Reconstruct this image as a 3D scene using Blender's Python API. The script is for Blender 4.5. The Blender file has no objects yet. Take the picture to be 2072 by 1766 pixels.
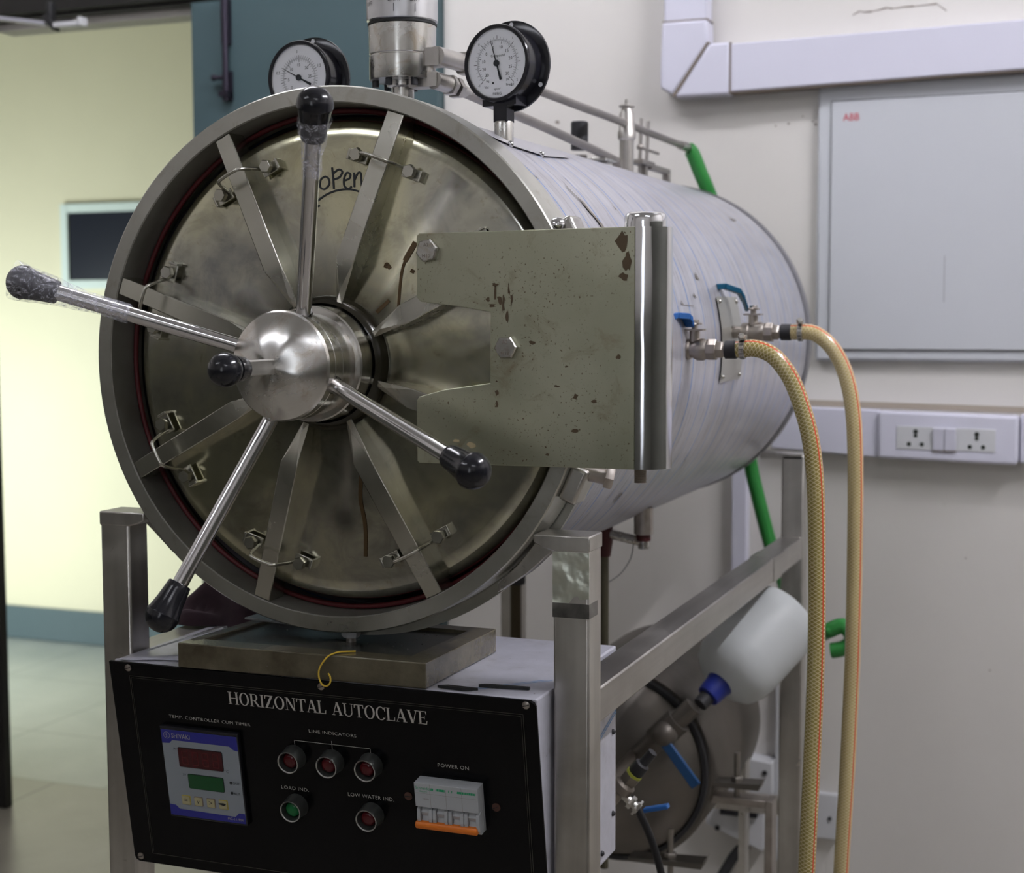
import bpy, math, random
from mathutils import Vector, Matrix
random.seed(7)
SC = bpy.context.scene
COL = SC.collection
PI = math.pi
V = Vector
def R(d): return math.radians(d)

# ------------------------------------------------------------------ camera
F_PX, YAW, PITCH, ROLL = 3090.67, 0.37196, 0.08205, -0.00321
CAM = V((0.80012, -1.48877, 1.2563))
cd = bpy.data.cameras.new('camera'); co = bpy.data.objects.new('camera', cd); COL.objects.link(co)
fw = V((-math.sin(YAW)*math.cos(PITCH), math.cos(YAW)*math.cos(PITCH), -math.sin(PITCH)))
s0 = V((math.cos(YAW), math.sin(YAW), 0)); u0 = s0.cross(fw)
sx = math.cos(ROLL)*s0 + math.sin(ROLL)*u0; ux = -math.sin(ROLL)*s0 + math.cos(ROLL)*u0
co.matrix_world = Matrix(((sx.x, ux.x, -fw.x, CAM.x), (sx.y, ux.y, -fw.y, CAM.y), (sx.z, ux.z, -fw.z, CAM.z), (0, 0, 0, 1)))
cd.sensor_fit = 'HORIZONTAL'; cd.sensor_width = 36.0; cd.lens = F_PX/2072*36.0
cd.clip_start = 0.05; cd.clip_end = 60
cd.dof.use_dof = True; cd.dof.focus_distance = 1.66; cd.dof.aperture_fstop = 6.5
SC.camera = co

# ------------------------------------------------------------------ world, view, lights
w = bpy.data.worlds.new('world'); SC.world = w; w.use_nodes = True
w.node_tree.nodes['Background'].inputs[0].default_value = (0.75, 0.8, 0.9, 1)
w.node_tree.nodes['Background'].inputs[1].default_value = 0.05
SC.view_settings.view_transform = 'Standard'; SC.view_settings.look = 'None'
SC.view_settings.gamma = 1.0; SC.view_settings.exposure = 0.0
try: SC.view_settings.use_curve_mapping = False
except Exception: pass

def area(name, loc, target, sx_, sy_, power, color):
    l = bpy.data.lights.new(name, 'AREA'); l.shape = 'RECTANGLE'; l.size = sx_; l.size_y = sy_
    l.energy = power; l.color = color
    o = bpy.data.objects.new(name, l); COL.objects.link(o); o.location = loc
    o.rotation_euler = (V(target)-V(loc)).to_track_quat('-Z', 'Y').to_euler()
    return o
COOL = (0.90, 0.93, 1.0)
# added unseen area lights: cool daylight low on the corridor wall, warm fill overhead
area('corridor_daylight_fill', (-2.9, 1.78, 0.75), (-2.75, 3.25, 0.55), 1.5, 0.9, 78, (0.90, 1.0, 1.0))
area('corridor_warm_fill', (-2.6, 2.3, 2.75), (-2.6, 2.9, 0.0), 1.0, 0.3, 11, (1.0, 0.84, 0.48))

# ------------------------------------------------------------------ materials
def newmat(name):
    m = bpy.data.materials.new(name); m.use_nodes = True
    nt = m.node_tree; b = nt.nodes['Principled BSDF']
    return m, nt, b
def N(nt, t, **k):
    n = nt.nodes.new(t)
    for a, v in k.items(): setattr(n, a, v)
    return n
def plain(name, col, rough=0.5, metal=0.0, trans=0.0, ior=1.45, emis=None, es=0.0, coat=0.0, alpha=1.0, spec=None):
    m, nt, b = newmat(name)
    b.inputs['Base Color'].default_value = (*col, 1); b.inputs['Roughness'].default_value = rough
    b.inputs['Metallic'].default_value = metal; b.inputs['Transmission Weight'].default_value = trans
    b.inputs['IOR'].default_value = ior; b.inputs['Coat Weight'].default_value = coat
    b.inputs['Alpha'].default_value = alpha
    if spec is not None: b.inputs['Specular IOR Level'].default_value = spec
    if emis: b.inputs['Emission Color'].default_value = (*emis, 1); b.inputs['Emission Strength'].default_value = es
    return m
def ramp(nt, fac, stops):
    r = N(nt, 'ShaderNodeValToRGB'); nt.links.new(fac, r.inputs[0])
    el = r.color_ramp.elements
    while len(el) < len(stops): el.new(0.5)
    for e, (p, c) in zip(el, stops):
        e.position = p; e.color = (*c, 1) if len(c) == 3 else c
    return r.outputs[0]
def noise(nt, scale, detail=4, rough=0.55, vec=None, dist=0.0):
    n = N(nt, 'ShaderNodeTexNoise'); n.inputs['Scale'].default_value = scale; n.inputs['Detail'].default_value = detail
    n.inputs['Roughness'].default_value = rough; n.inputs['Distortion'].default_value = dist
    if vec is not None: nt.links.new(vec, n.inputs['Vector'])
    return n.outputs['Fac']
def coords(nt, kind='Object', scale=(1, 1, 1)):
    t = N(nt, 'ShaderNodeTexCoord'); mp = N(nt, 'ShaderNodeMapping'); nt.links.new(t.outputs[kind], mp.inputs[0])
    mp.inputs['Scale'].default_value = scale
    return mp.outputs[0]
def mixc(nt, fac, a, b):
    m = N(nt, 'ShaderNodeMix', data_type='RGBA')
    for sock, v in ((m.inputs[0], fac), (m.inputs[6], a), (m.inputs[7], b)):
        if isinstance(v, (int, float)): sock.default_value = v
        elif isinstance(v, tuple): sock.default_value = (*v, 1)
        else: nt.links.new(v, sock)
    return m.outputs[2]
def bump(nt, b, h, strength=0.2, dist=0.002):
    n = N(nt, 'ShaderNodeBump'); n.inputs['Strength'].default_value = strength; n.inputs['Distance'].default_value = dist
    nt.links.new(h, n.inputs['Height']); nt.links.new(n.outputs[0], b.inputs['Normal'])
def steel(name, c1, c2, rough=(0.25, 0.4), scale=9, stain=None, stain_pos=(0.62, 0.7), metal=1.0, brush=None, bumpy=0.0, speck=None, stain_scale=35, bscale=None, bvec=None):
    m, nt, b = newmat(name); v = coords(nt)
    f = noise(nt, scale, 5, 0.6, v, 0.4)
    col = ramp(nt, f, [(0.3, c1), (0.7, c2)])
    if brush:
        vb = coords(nt, 'Object', brush); fb = noise(nt, 40, 3, 0.6, vb)
        fbr = ramp(nt, fb, [(0.3, (0.78, 0.78, 0.78)), (0.7, (1.08, 1.08, 1.08))])
        mm = N(nt, 'ShaderNodeMix', data_type='RGBA', blend_type='MULTIPLY'); mm.inputs[0].default_value = 0.8
        nt.links.new(col, mm.inputs[6]); nt.links.new(fbr, mm.inputs[7]); col = mm.outputs[2]
    if stain:
        fs = noise(nt, stain_scale, 7, 0.68, v, 0.8)
        sf = ramp(nt, fs, [(stain_pos[0], (0, 0, 0)), (stain_pos[1], (1, 1, 1))])
        col = mixc(nt, sf, col, stain)
    if speck:
        fs = noise(nt, 360, 4, 0.6, v); sf = ramp(nt, fs, [(0.625, (0, 0, 0)), (0.67, (1, 1, 1))])
        fl = noise(nt, 11, 2, 0.5, v); lf = ramp(nt, fl, [(0.4, (0, 0, 0)), (0.6, (1, 1, 1))])
        mu = N(nt, 'ShaderNodeMath', operation='MULTIPLY'); nt.links.new(sf, mu.inputs[0]); nt.links.new(lf, mu.inputs[1])
        col = mixc(nt, mu.outputs[0], col, speck)
    nt.links.new(col, b.inputs['Base Color']); b.inputs['Metallic'].default_value = metal
    mr = N(nt, 'ShaderNodeMapRange'); nt.links.new(f, mr.inputs[0])
    mr.inputs[1].default_value = 0.3; mr.inputs[2].default_value = 0.7
    mr.inputs[3].default_value = rough[0]; mr.inputs[4].default_value = rough[1]
    nt.links.new(mr.outputs[0], b.inputs['Roughness'])
    if bumpy: bump(nt, b, noise(nt, bscale or scale*1.3, 2, 0.5, coords(nt, 'Object', bvec) if bvec else v), bumpy, 0.004)
    return m

M = {}
M['door'] = steel('door_plate_steel', (0.34, 0.335, 0.28), (0.66, 0.64, 0.47), (0.13, 0.24), 7, (0.36, 0.29, 0.15), (0.50, 0.80), bumpy=0.30, stain_scale=13, bscale=14)
def mk_door():
    m, nt, b = newmat('door_plate_steel'); v = coords(nt)
    f = noise(nt, 6, 5, 0.62, v, 0.6); col = ramp(nt, f, [(0.30, (0.30, 0.30, 0.285)), (0.48, (0.50, 0.49, 0.41)), (0.62, (0.66, 0.64, 0.46)), (0.75, (0.60, 0.57, 0.38))])
    f2 = noise(nt, 19, 6, 0.7, v, 0.8); d2 = ramp(nt, f2, [(0.30, (0.62, 0.62, 0.66)), (0.55, (1, 1, 1))])
    mm = N(nt, 'ShaderNodeMix', data_type='RGBA', blend_type='MULTIPLY'); mm.inputs[0].default_value = 0.85
    nt.links.new(col, mm.inputs[6]); nt.links.new(d2, mm.inputs[7]); col = mm.outputs[2]
    f3 = noise(nt, 55, 6, 0.72, v, 0.5); s3 = ramp(nt, f3, [(0.60, (0, 0, 0)), (0.75, (0.7, 0.7, 0.7))]); col = mixc(nt, s3, col, (0.22, 0.17, 0.08))
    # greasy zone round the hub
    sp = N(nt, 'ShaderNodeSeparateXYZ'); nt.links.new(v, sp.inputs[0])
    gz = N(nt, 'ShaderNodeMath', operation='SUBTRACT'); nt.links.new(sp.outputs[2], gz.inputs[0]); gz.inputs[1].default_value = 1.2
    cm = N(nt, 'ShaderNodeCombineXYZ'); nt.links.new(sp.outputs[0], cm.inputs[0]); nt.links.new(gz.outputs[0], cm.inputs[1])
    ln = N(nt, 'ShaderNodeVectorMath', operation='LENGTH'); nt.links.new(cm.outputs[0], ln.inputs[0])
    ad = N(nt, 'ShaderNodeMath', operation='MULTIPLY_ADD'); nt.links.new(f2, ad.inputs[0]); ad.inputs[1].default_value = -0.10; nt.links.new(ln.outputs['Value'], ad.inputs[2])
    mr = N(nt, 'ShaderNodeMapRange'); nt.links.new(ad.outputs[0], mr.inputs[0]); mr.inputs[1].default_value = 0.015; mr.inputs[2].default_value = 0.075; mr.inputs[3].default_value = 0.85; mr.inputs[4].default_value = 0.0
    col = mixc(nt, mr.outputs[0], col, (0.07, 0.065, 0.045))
    nt.links.new(col, b.inputs['Base Color']); b.inputs['Metallic'].default_value = 1.0
    r = N(nt, 'ShaderNodeMapRange'); nt.links.new(f2, r.inputs[0]); r.inputs[1].default_value = 0.3; r.inputs[2].default_value = 0.7; r.inputs[3].default_value = 0.22; r.inputs[4].default_value = 0.12
    nt.links.new(r.outputs[0], b.inputs['Roughness'])
    bump(nt, b, noise(nt, 13, 2, 0.5, v), 0.32, 0.004)
    return m
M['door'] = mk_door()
M['ring'] = steel('ring_steel', (0.46, 0.46, 0.42), (0.62, 0.615, 0.57), (0.26, 0.38), 7, (0.36, 0.33, 0.26), (0.55, 0.85))
M['bar'] = steel('bar_steel', (0.48, 0.47, 0.41), (0.62, 0.61, 0.55), (0.2, 0.3), 12)
M['plate'] = steel('hinge_plate_steel', (0.41, 0.42, 0.31), (0.54, 0.54, 0.415), (0.30, 0.42), 6, (0.30, 0.235, 0.15), (0.54, 0.80), speck=(0.13, 0.08, 0.045), stain_scale=26)
M['chrome'] = steel('polished_steel', (0.72, 0.72, 0.74), (0.8, 0.8, 0.82), (0.08, 0.16), 10, bumpy=0.5, bscale=22, bvec=(1, 1, 0.25))
M['hub'] = steel('hub_steel', (0.60, 0.585, 0.55), (0.70, 0.69, 0.67), (0.17, 0.3), 14, (0.40, 0.30, 0.19), (0.50, 0.85), bumpy=0.1)
M['handle'] = steel('handle_steel', (0.62, 0.61, 0.62), (0.74, 0.73, 0.73), (0.12, 0.2), 10)
M['frame'] = steel('frame_steel', (0.48, 0.46, 0.43), (0.68, 0.66, 0.62), (0.26, 0.42), 8, (0.2, 0.18, 0.15), (0.66, 0.8), brush=(1, 1, 0.06))
M['rail'] = steel('rail_steel', (0.42, 0.40, 0.38), (0.60, 0.58, 0.55), (0.26, 0.42), 8, (0.2, 0.18, 0.15), (0.68, 0.8), brush=(1, 0.05, 1))
M['valve'] = steel('cast_valve_steel', (0.36, 0.32, 0.29), (0.5, 0.46, 0.42), (0.32, 0.46), 30, bumpy=0.2)
M['fitting'] = steel('fitting_steel', (0.5, 0.49, 0.46), (0.66, 0.65, 0.62), (0.2, 0.34), 25, (0.34, 0.24, 0.13), (0.52, 0.78), stain_scale=45)
M['dull'] = steel('dull_fitting_steel', (0.42, 0.40, 0.38), (0.54, 0.52, 0.49), (0.3, 0.4), 25)
M['pipe'] = steel('pipe_steel', (0.27, 0.25, 0.23), (0.36, 0.335, 0.31), (0.34, 0.45), 20)
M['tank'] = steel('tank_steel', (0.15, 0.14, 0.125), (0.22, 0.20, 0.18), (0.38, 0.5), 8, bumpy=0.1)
M['grease'] = plain('black_grease', (0.025, 0.022, 0.014), 0.16)
M['black'] = plain('black_plastic', (0.012, 0.012, 0.016), 0.16)
M['black_matte'] = plain('black_painted_steel', (0.02, 0.02, 0.022), 0.4)
M['dark_gap'] = plain('dark_sealant', (0.015, 0.015, 0.015), 0.7)
M['gasket'] = plain('red_rubber', (0.095, 0.009, 0.012), 0.5)
M['rubber'] = plain('black_rubber', (0.025, 0.025, 0.028), 0.55)
M['white_plastic'] = plain('white_plastic', (0.66, 0.655, 0.76), 0.28)
M['white_matte'] = plain('white_enamel', (0.60, 0.605, 0.625), 0.4)
M['dbox'] = plain('pale_grey_enamel', (0.56, 0.575, 0.61), 0.35)
M['hole'] = plain('dark_socket_hole', (0.02, 0.025, 0.02), 0.6)
M['joint'] = plain('grimy_joint', (0.22, 0.18, 0.15), 0.8)
M['red_print'] = plain('red_print', (0.55, 0.03, 0.06), 0.5)
M['ink'] = plain('black_ink', (0.012, 0.016, 0.02), 0.5)
M['dial'] = plain('white_dial', (0.88, 0.89, 0.92), 0.45)
M['glass'] = plain('clear_glass', (1, 1, 1), 0.02, trans=1.0, ior=1.2)
M['gauge_silver'] = plain('gauge_inner_ring', (0.5, 0.5, 0.5), 0.3, 1.0)
M['white_print'] = plain('white_print', (0.42, 0.41, 0.38), 0.6)
M['title_print'] = plain('title_print', (0.52, 0.49, 0.45), 0.6)
M['line_print'] = plain('faint_print', (0.06, 0.055, 0.045), 0.6)
M['panel'] = plain('black_acrylic_panel', (0.002, 0.002, 0.0025), 0.2, spec=0.18)
M['blue_print'] = plain('blue_print', (0.022, 0.025, 0.25), 0.4)
M['ctrl_grey'] = plain('controller_grey', (0.27, 0.30, 0.33), 0.4)
M['red_display'] = plain('red_display', (0.055, 0.003, 0.006), 0.2)
M['red_segment'] = plain('red_segments', (0.12, 0.008, 0.012), 0.3)
M['green_display'] = plain('green_display', (0.006, 0.075, 0.02), 0.3)
M['key'] = plain('cream_key', (0.42, 0.38, 0.22), 0.5)
M['key_yellow'] = plain('yellow_key_edge', (0.5, 0.40, 0.06), 0.5)
M['lamp_grey'] = plain('lamp_bezel_grey', (0.09, 0.095, 0.09), 0.3, 0.6)
M['lamp_red'] = plain('red_lens', (0.075, 0.004, 0.007), 0.15)
M['lamp_green'] = plain('green_lens', (0.004, 0.12, 0.03), 0.15)
M['breaker'] = plain('breaker_grey', (0.44, 0.46, 0.48), 0.35)
M['orange'] = plain('orange_plastic', (0.80, 0.20, 0.015), 0.35)
M['green_print'] = plain('green_print', (0.01, 0.34, 0.14), 0.5)
M['brown_plug'] = plain('brown_plug', (0.075, 0.03, 0.02), 0.5)
M['blue_lever'] = plain('blue_vinyl', (0.015, 0.10, 0.33), 0.35)
M['lever_teal'] = plain('teal_vinyl', (0.006, 0.085, 0.16), 0.35)
M['blue_cap'] = plain('blue_cap', (0.012, 0.025, 0.22), 0.4)
M['green_hose'] = plain('green_pvc', (0.022, 0.20, 0.035), 0.35)
M['yellow_thread'] = plain('yellow_cord', (0.62, 0.42, 0.04), 0.7)
M['yellow_ring'] = plain('yellow_tape', (0.42, 0.45, 0.06), 0.5)
M['red_paint'] = plain('red_sealant', (0.05, 0.006, 0.007), 0.5)
M['cable'] = plain('black_cable', (0.012, 0.012, 0.014), 0.5)
M['lintel'] = plain('dark_door_frame', (0.014, 0.013, 0.012), 0.4)
M['window_dark'] = plain('dark_board', (0.012, 0.014, 0.022), 0.3)
M['frame_white'] = plain('pale_green_white_frame', (0.62, 0.70, 0.66), 0.5)
def mk_wrap():
    m, nt, b = newmat('wrinkled_clear_film'); v = coords(nt)
    f = noise(nt, 75, 6, 0.75, v, 2.2); al = ramp(nt, f, [(0.40, (0.08, 0.08, 0.08)), (0.54, (0.20, 0.20, 0.20)), (0.66, (0.75, 0.75, 0.75))])
    nt.links.new(al, b.inputs['Alpha']); b.inputs['Base Color'].default_value = (0.85, 0.85, 0.95, 1); b.inputs['Roughness'].default_value = 0.18
    b.inputs['Specular IOR Level'].default_value = 0.9
    bump(nt, b, f, 0.5, 0.002)
    return m
M['film'] = mk_wrap()
M['can'] = plain('milky_plastic', (0.62, 0.64, 0.64), 0.4, trans=0.25, ior=1.3)
M['tube_glow'] = plain('lamp_tube', (1, 1, 1), 0.5, emis=(0.93, 0.93, 1.0), es=76)
M['tube_glow_mid'] = plain('lamp_tube_right', (1, 1, 1), 0.5, emis=(0.93, 0.93, 1.0), es=225)
M['tube_glow_dim'] = plain('lamp_tube_far', (1, 1, 1), 0.5, emis=(0.90, 0.92, 1.0), es=28)

# door plate handwriting ink is M['ink'];  acrylic block
def mk_acrylic():
    m, nt, b = newmat('yellowed_block'); v = coords(nt)
    f = noise(nt, 22, 6, 0.65, v); col = ramp(nt, f, [(0.3, (0.075, 0.06, 0.036)), (0.7, (0.17, 0.15, 0.10))])
    nt.links.new(col, b.inputs['Base Color']); b.inputs['Roughness'].default_value = 0.22
    b.inputs['Transmission Weight'].default_value = 0.15; b.inputs['Coat Weight'].default_value = 0.3
    bump(nt, b, noise(nt, 260, 2, 0.5, v), 0.25, 0.001)
    return m
M['block'] = mk_acrylic()
M['block_dark'] = plain('wet_steel_sheet', (0.10, 0.105, 0.095), 0.2, 0.4)

def mk_film_drum():
    # cladding with its white protective film: printed blue lines around it, scratches and torn bits (UV: u round, v = metres along)
    m, nt, b = newmat('film_covered_cladding')
    uv = N(nt, 'ShaderNodeUVMap').outputs[0]; sp = N(nt, 'ShaderNodeSeparateXYZ'); nt.links.new(uv, sp.inputs[0])
    mp = N(nt, 'ShaderNodeMapping'); nt.links.new(uv, mp.inputs[0]); mp.inputs['Scale'].default_value = (0.8, 26, 1)
    st = noise(nt, 1.5, 5, 0.7, mp.outputs[0], 0.15)
    col = ramp(nt, st, [(0.28, (0.38, 0.37, 0.395)), (0.45, (0.46, 0.455, 0.50)), (0.55, (0.50, 0.495, 0.54)), (0.72, (0.59, 0.585, 0.63))])
    bl = noise(nt, 6, 4, 0.6, uv); blot = ramp(nt, bl, [(0.3, (0.86, 0.84, 0.82)), (0.65, (1, 1, 1))])
    mm = N(nt, 'ShaderNodeMix', data_type='RGBA', blend_type='MULTIPLY'); mm.inputs[0].default_value = 0.9
    nt.links.new(col, mm.inputs[6]); nt.links.new(blot, mm.inputs[7]); col = mm.outputs[2]
    # blue lines
    def line(off, period, width, strength, colr, colour):
        a = N(nt, 'ShaderNodeMath', operation='ADD'); a.inputs[1].default_value = off; nt.links.new(sp.outputs[1], a.inputs[0])
        wob = noise(nt, 2.5, 2, 0.5, uv)
        wb = N(nt, 'ShaderNodeMath', operation='MULTIPLY_ADD'); nt.links.new(wob, wb.inputs[0]); wb.inputs[1].default_value = 0.004; nt.links.new(a.outputs[0], wb.inputs[2])
        mo = N(nt, 'ShaderNodeMath', operation='MODULO'); nt.links.new(wb.outputs[0], mo.inputs[0]); mo.inputs[1].default_value = period
        lt = N(nt, 'ShaderNodeMath', operation='LESS_THAN'); nt.links.new(mo.outputs[0], lt.inputs[0]); lt.inputs[1].default_value = width
        br = noise(nt, 5, 3, 0.7, uv); brr = ramp(nt, br, [(0.34, (0.15, 0.15, 0.15)), (0.46, (strength,)*3)])
        mu = N(nt, 'ShaderNodeMath', operation='MULTIPLY'); nt.links.new(lt.outputs[0], mu.inputs[0]); nt.links.new(brr, mu.inputs[1])
        return mixc(nt, mu.outputs[0], colr, colour)
    col = line(0.020, 0.125, 0.0034, 1.0, col, (0.07, 0.22, 0.55))
    col = line(0.078, 0.125, 0.0024, 1.0, col, (0.09, 0.24, 0.55))
    col = line(0.067, 0.071, 0.0016, 0.7, col, (0.22, 0.20, 0.24))
    # long dark scratches around the drum
    mp2 = N(nt, 'ShaderNodeMapping'); nt.links.new(uv, mp2.inputs[0]); mp2.inputs['Scale'].default_value = (2.4, 70, 1)
    sc = noise(nt, 2.2, 4, 0.6, mp2.outputs[0], 0.2); sf = ramp(nt, sc, [(0.615, (0, 0, 0)), (0.66, (0.8, 0.8, 0.8))])
    col = mixc(nt, sf, col, (0.16, 0.14, 0.15))
    mp3 = N(nt, 'ShaderNodeMapping'); nt.links.new(uv, mp3.inputs[0]); mp3.inputs['Scale'].default_value = (7, 60, 1)
    s3 = noise(nt, 1.6, 6, 0.75, mp3.outputs[0], 0.6); f3 = ramp(nt, s3, [(0.69, (0, 0, 0)), (0.705, (1, 1, 1))])
    col = mixc(nt, f3, col, (0.13, 0.11, 0.10))
    nt.links.new(col, b.inputs['Base Color']); b.inputs['Roughness'].default_value = 0.3
    b.inputs['Metallic'].default_value = 0.35
    bump(nt, b, st, 0.25, 0.0012)
    return m
M['drum'] = mk_film_drum()

def mk_film_flat():
    m, nt, b = newmat('film_covered_sheet'); v = coords(nt)
    f = noise(nt, 14, 6, 0.7, v); col = ramp(nt, f, [(0.30, (0.34, 0.33, 0.36)), (0.45, (0.50, 0.50, 0.56)), (0.7, (0.60, 0.60, 0.68))])
    f2 = noise(nt, 60, 5, 0.7, v, 0.5); s2 = ramp(nt, f2, [(0.68, (0, 0, 0)), (0.72, (1, 1, 1))])
    col = mixc(nt, s2, col, (0.12, 0.10, 0.08))
    nt.links.new(col, b.inputs['Base Color']); b.inputs['Roughness'].default_value = 0.3; b.inputs['Metallic'].default_value = 0.2
    return m
M['film_sheet'] = mk_film_flat()

def mk_hose(name, base1, base2, net, repeat_u, repeat_v, netw=0.17):
    # braided PVC hose (UV: u 0..1 round it, v metres along)
    m, nt, b = newmat(name)
    uv = N(nt, 'ShaderNodeUVMap').outputs[0]; sp = N(nt, 'ShaderNodeSeparateXYZ'); nt.links.new(uv, sp.inputs[0])
    f = noise(nt, 7, 3, 0.5, uv); col = ramp(nt, f, [(0.35, base1), (0.65, base2)])
    outs = []
    for sgn in (1, -1):
        a = N(nt, 'ShaderNodeMath', operation='MULTIPLY'); nt.links.new(sp.outputs[0], a.inputs[0]); a.inputs[1].default_value = repeat_u*sgn
        c = N(nt, 'ShaderNodeMath', operation='MULTIPLY_ADD'); nt.links.new(sp.outputs[1], c.inputs[0]); c.inputs[1].default_value = repeat_v; nt.links.new(a.outputs[0], c.inputs[2])
        ad = N(nt, 'ShaderNodeMath', operation='ADD'); nt.links.new(c.outputs[0], ad.inputs[0]); ad.inputs[1].default_value = 500.0
        fr = N(nt, 'ShaderNodeMath', operation='FRACT'); nt.links.new(ad.outputs[0], fr.inputs[0])
        lt = N(nt, 'ShaderNodeMath', operation='LESS_THAN'); nt.links.new(fr.outputs[0], lt.inputs[0]); lt.inputs[1].default_value = netw
        outs.append(lt.outputs[0])
    mx = N(nt, 'ShaderNodeMath', operation='MAXIMUM'); nt.links.new(outs[0], mx.inputs[0]); nt.links.new(outs[1], mx.inputs[1])
    col = mixc(nt, mx.outputs[0], col, net)
    for lo, hi, c in ((0.335, 0.365, (0.60, 0.06, 0.03)), (0.262, 0.28, (0.55, 0.10, 0.05))):
        g = N(nt, 'ShaderNodeMath', operation='GREATER_THAN'); nt.links.new(sp.outputs[0], g.inputs[0]); g.inputs[1].default_value = lo
        l = N(nt, 'ShaderNodeMath', operation='LESS_THAN'); nt.links.new(sp.outputs[0], l.inputs[0]); l.inputs[1].default_value = hi
        mu = N(nt, 'ShaderNodeMath', operation='MULTIPLY'); nt.links.new(g.outputs[0], mu.inputs[0]); nt.links.new(l.outputs[0], mu.inputs[1])
        col = mixc(nt, mu.outputs[0], col, c)
    nt.links.new(col, b.inputs['Base Color']); b.inputs['Roughness'].default_value = 0.22; b.inputs['Coat Weight'].default_value = 0.2
    b.inputs['Subsurface Weight'].default_value = 0.0
    return m
M['hose_a'] = mk_hose('braided_hose_straw', (0.27, 0.20, 0.055), (0.36, 0.30, 0.10), (0.70, 0.60, 0.36), 8, 190)
M['hose_b'] = mk_hose('braided_hose_tan', (0.46, 0.36, 0.16), (0.58, 0.47, 0.22), (0.70, 0.60, 0.38), 9, 210)

def mk_wall(name, c1, c2, dirt=(0.42, 0.38, 0.3)):
    m, nt, b = newmat(name); v = coords(nt)
    f = noise(nt, 1.6, 5, 0.6, v); col = ramp(nt, f, [(0.3, c1), (0.7, c2)])
    f2 = noise(nt, 13, 6, 0.7, v); s = ramp(nt, f2, [(0.70, (0, 0, 0)), (0.80, (0.6, 0.6, 0.6))])
    col = mixc(nt, s, col, dirt)
    nt.links.new(col, b.inputs['Base Color']); b.inputs['Roughness'].default_value = 0.6
    bump(nt, b, noise(nt, 90, 3, 0.5, v), 0.08, 0.001)
    return m
M['wall'] = mk_wall('cream_white_wall', (0.66, 0.635, 0.60), (0.72, 0.695, 0.66))
M['wall_yellow'] = mk_wall('cream_yellow_wall', (0.69, 0.64, 0.46), (0.73, 0.68, 0.49), (0.6, 0.5, 0.3))
M['teal'] = mk_wall('teal_paint', (0.046, 0.083, 0.092), (0.052, 0.092, 0.102), (0.04, 0.07, 0.08))
M['ceiling'] = plain('white_ceiling', (0.62, 0.61, 0.58), 0.8)
M['dark_wall'] = mk_wall('dim_wall', (0.085, 0.085, 0.07), (0.11, 0.11, 0.09))  # dark lower colour of the unseen walls, chosen for what the steel reflects
M['skirting'] = mk_wall('grey_blue_skirting', (0.07, 0.105, 0.115), (0.085, 0.12, 0.13))
def mk_floor(name, c1, c2, j, tile):
    m, nt, b = newmat(name); v = coords(nt)
    f = noise(nt, 3.5, 6, 0.65, v, 0.3); col = ramp(nt, f, [(0.3, c1), (0.7, c2)])
    br = N(nt, 'ShaderNodeTexBrick'); nt.links.new(v, br.inputs['Vector']); br.offset = 0.0
    br.inputs['Scale'].default_value = 1.0; br.inputs['Brick Width'].default_value = tile; br.inputs['Row Height'].default_value = tile
    br.inputs['Mortar Size'].default_value = 0.004; br.inputs['Mortar Smooth'].default_value = 0.1
    col = mixc(nt, br.outputs['Fac'], col, j)
    nt.links.new(col, b.inputs['Base Color']); b.inputs['Roughness'].default_value = 0.3
    return m
M['floor'] = mk_floor('beige_tile_floor', (0.24, 0.22, 0.185), (0.31, 0.285, 0.245), (0.14, 0.13, 0.115), 0.6)
M['floor_corr'] = mk_floor('grey_stone_floor', (0.30, 0.33, 0.31), (0.40, 0.42, 0.39), (0.22, 0.24, 0.23), 0.55)
def mk_cloth():
    m, nt, b = newmat('maroon_cloth'); v = coords(nt)
    f = noise(nt, 10, 4, 0.6, v); col = ramp(nt, f, [(0.35, (0.018, 0.006, 0.010)), (0.65, (0.055, 0.024, 0.036))])
    nt.links.new(col, b.inputs['Base Color']); b.inputs['Roughness'].default_value = 0.85
    bump(nt, b, noise(nt, 400, 2, 0.5, v), 0.2, 0.001)
    return m
M['cloth'] = mk_cloth()
M['paper'] = mk_wall('torn_film', (0.50, 0.50, 0.58), (0.62, 0.62, 0.7), (0.2, 0.18, 0.16))
M['green_tape'] = plain('glue_smear', (0.48, 0.52, 0.44), 0.35, 0.5)

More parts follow.
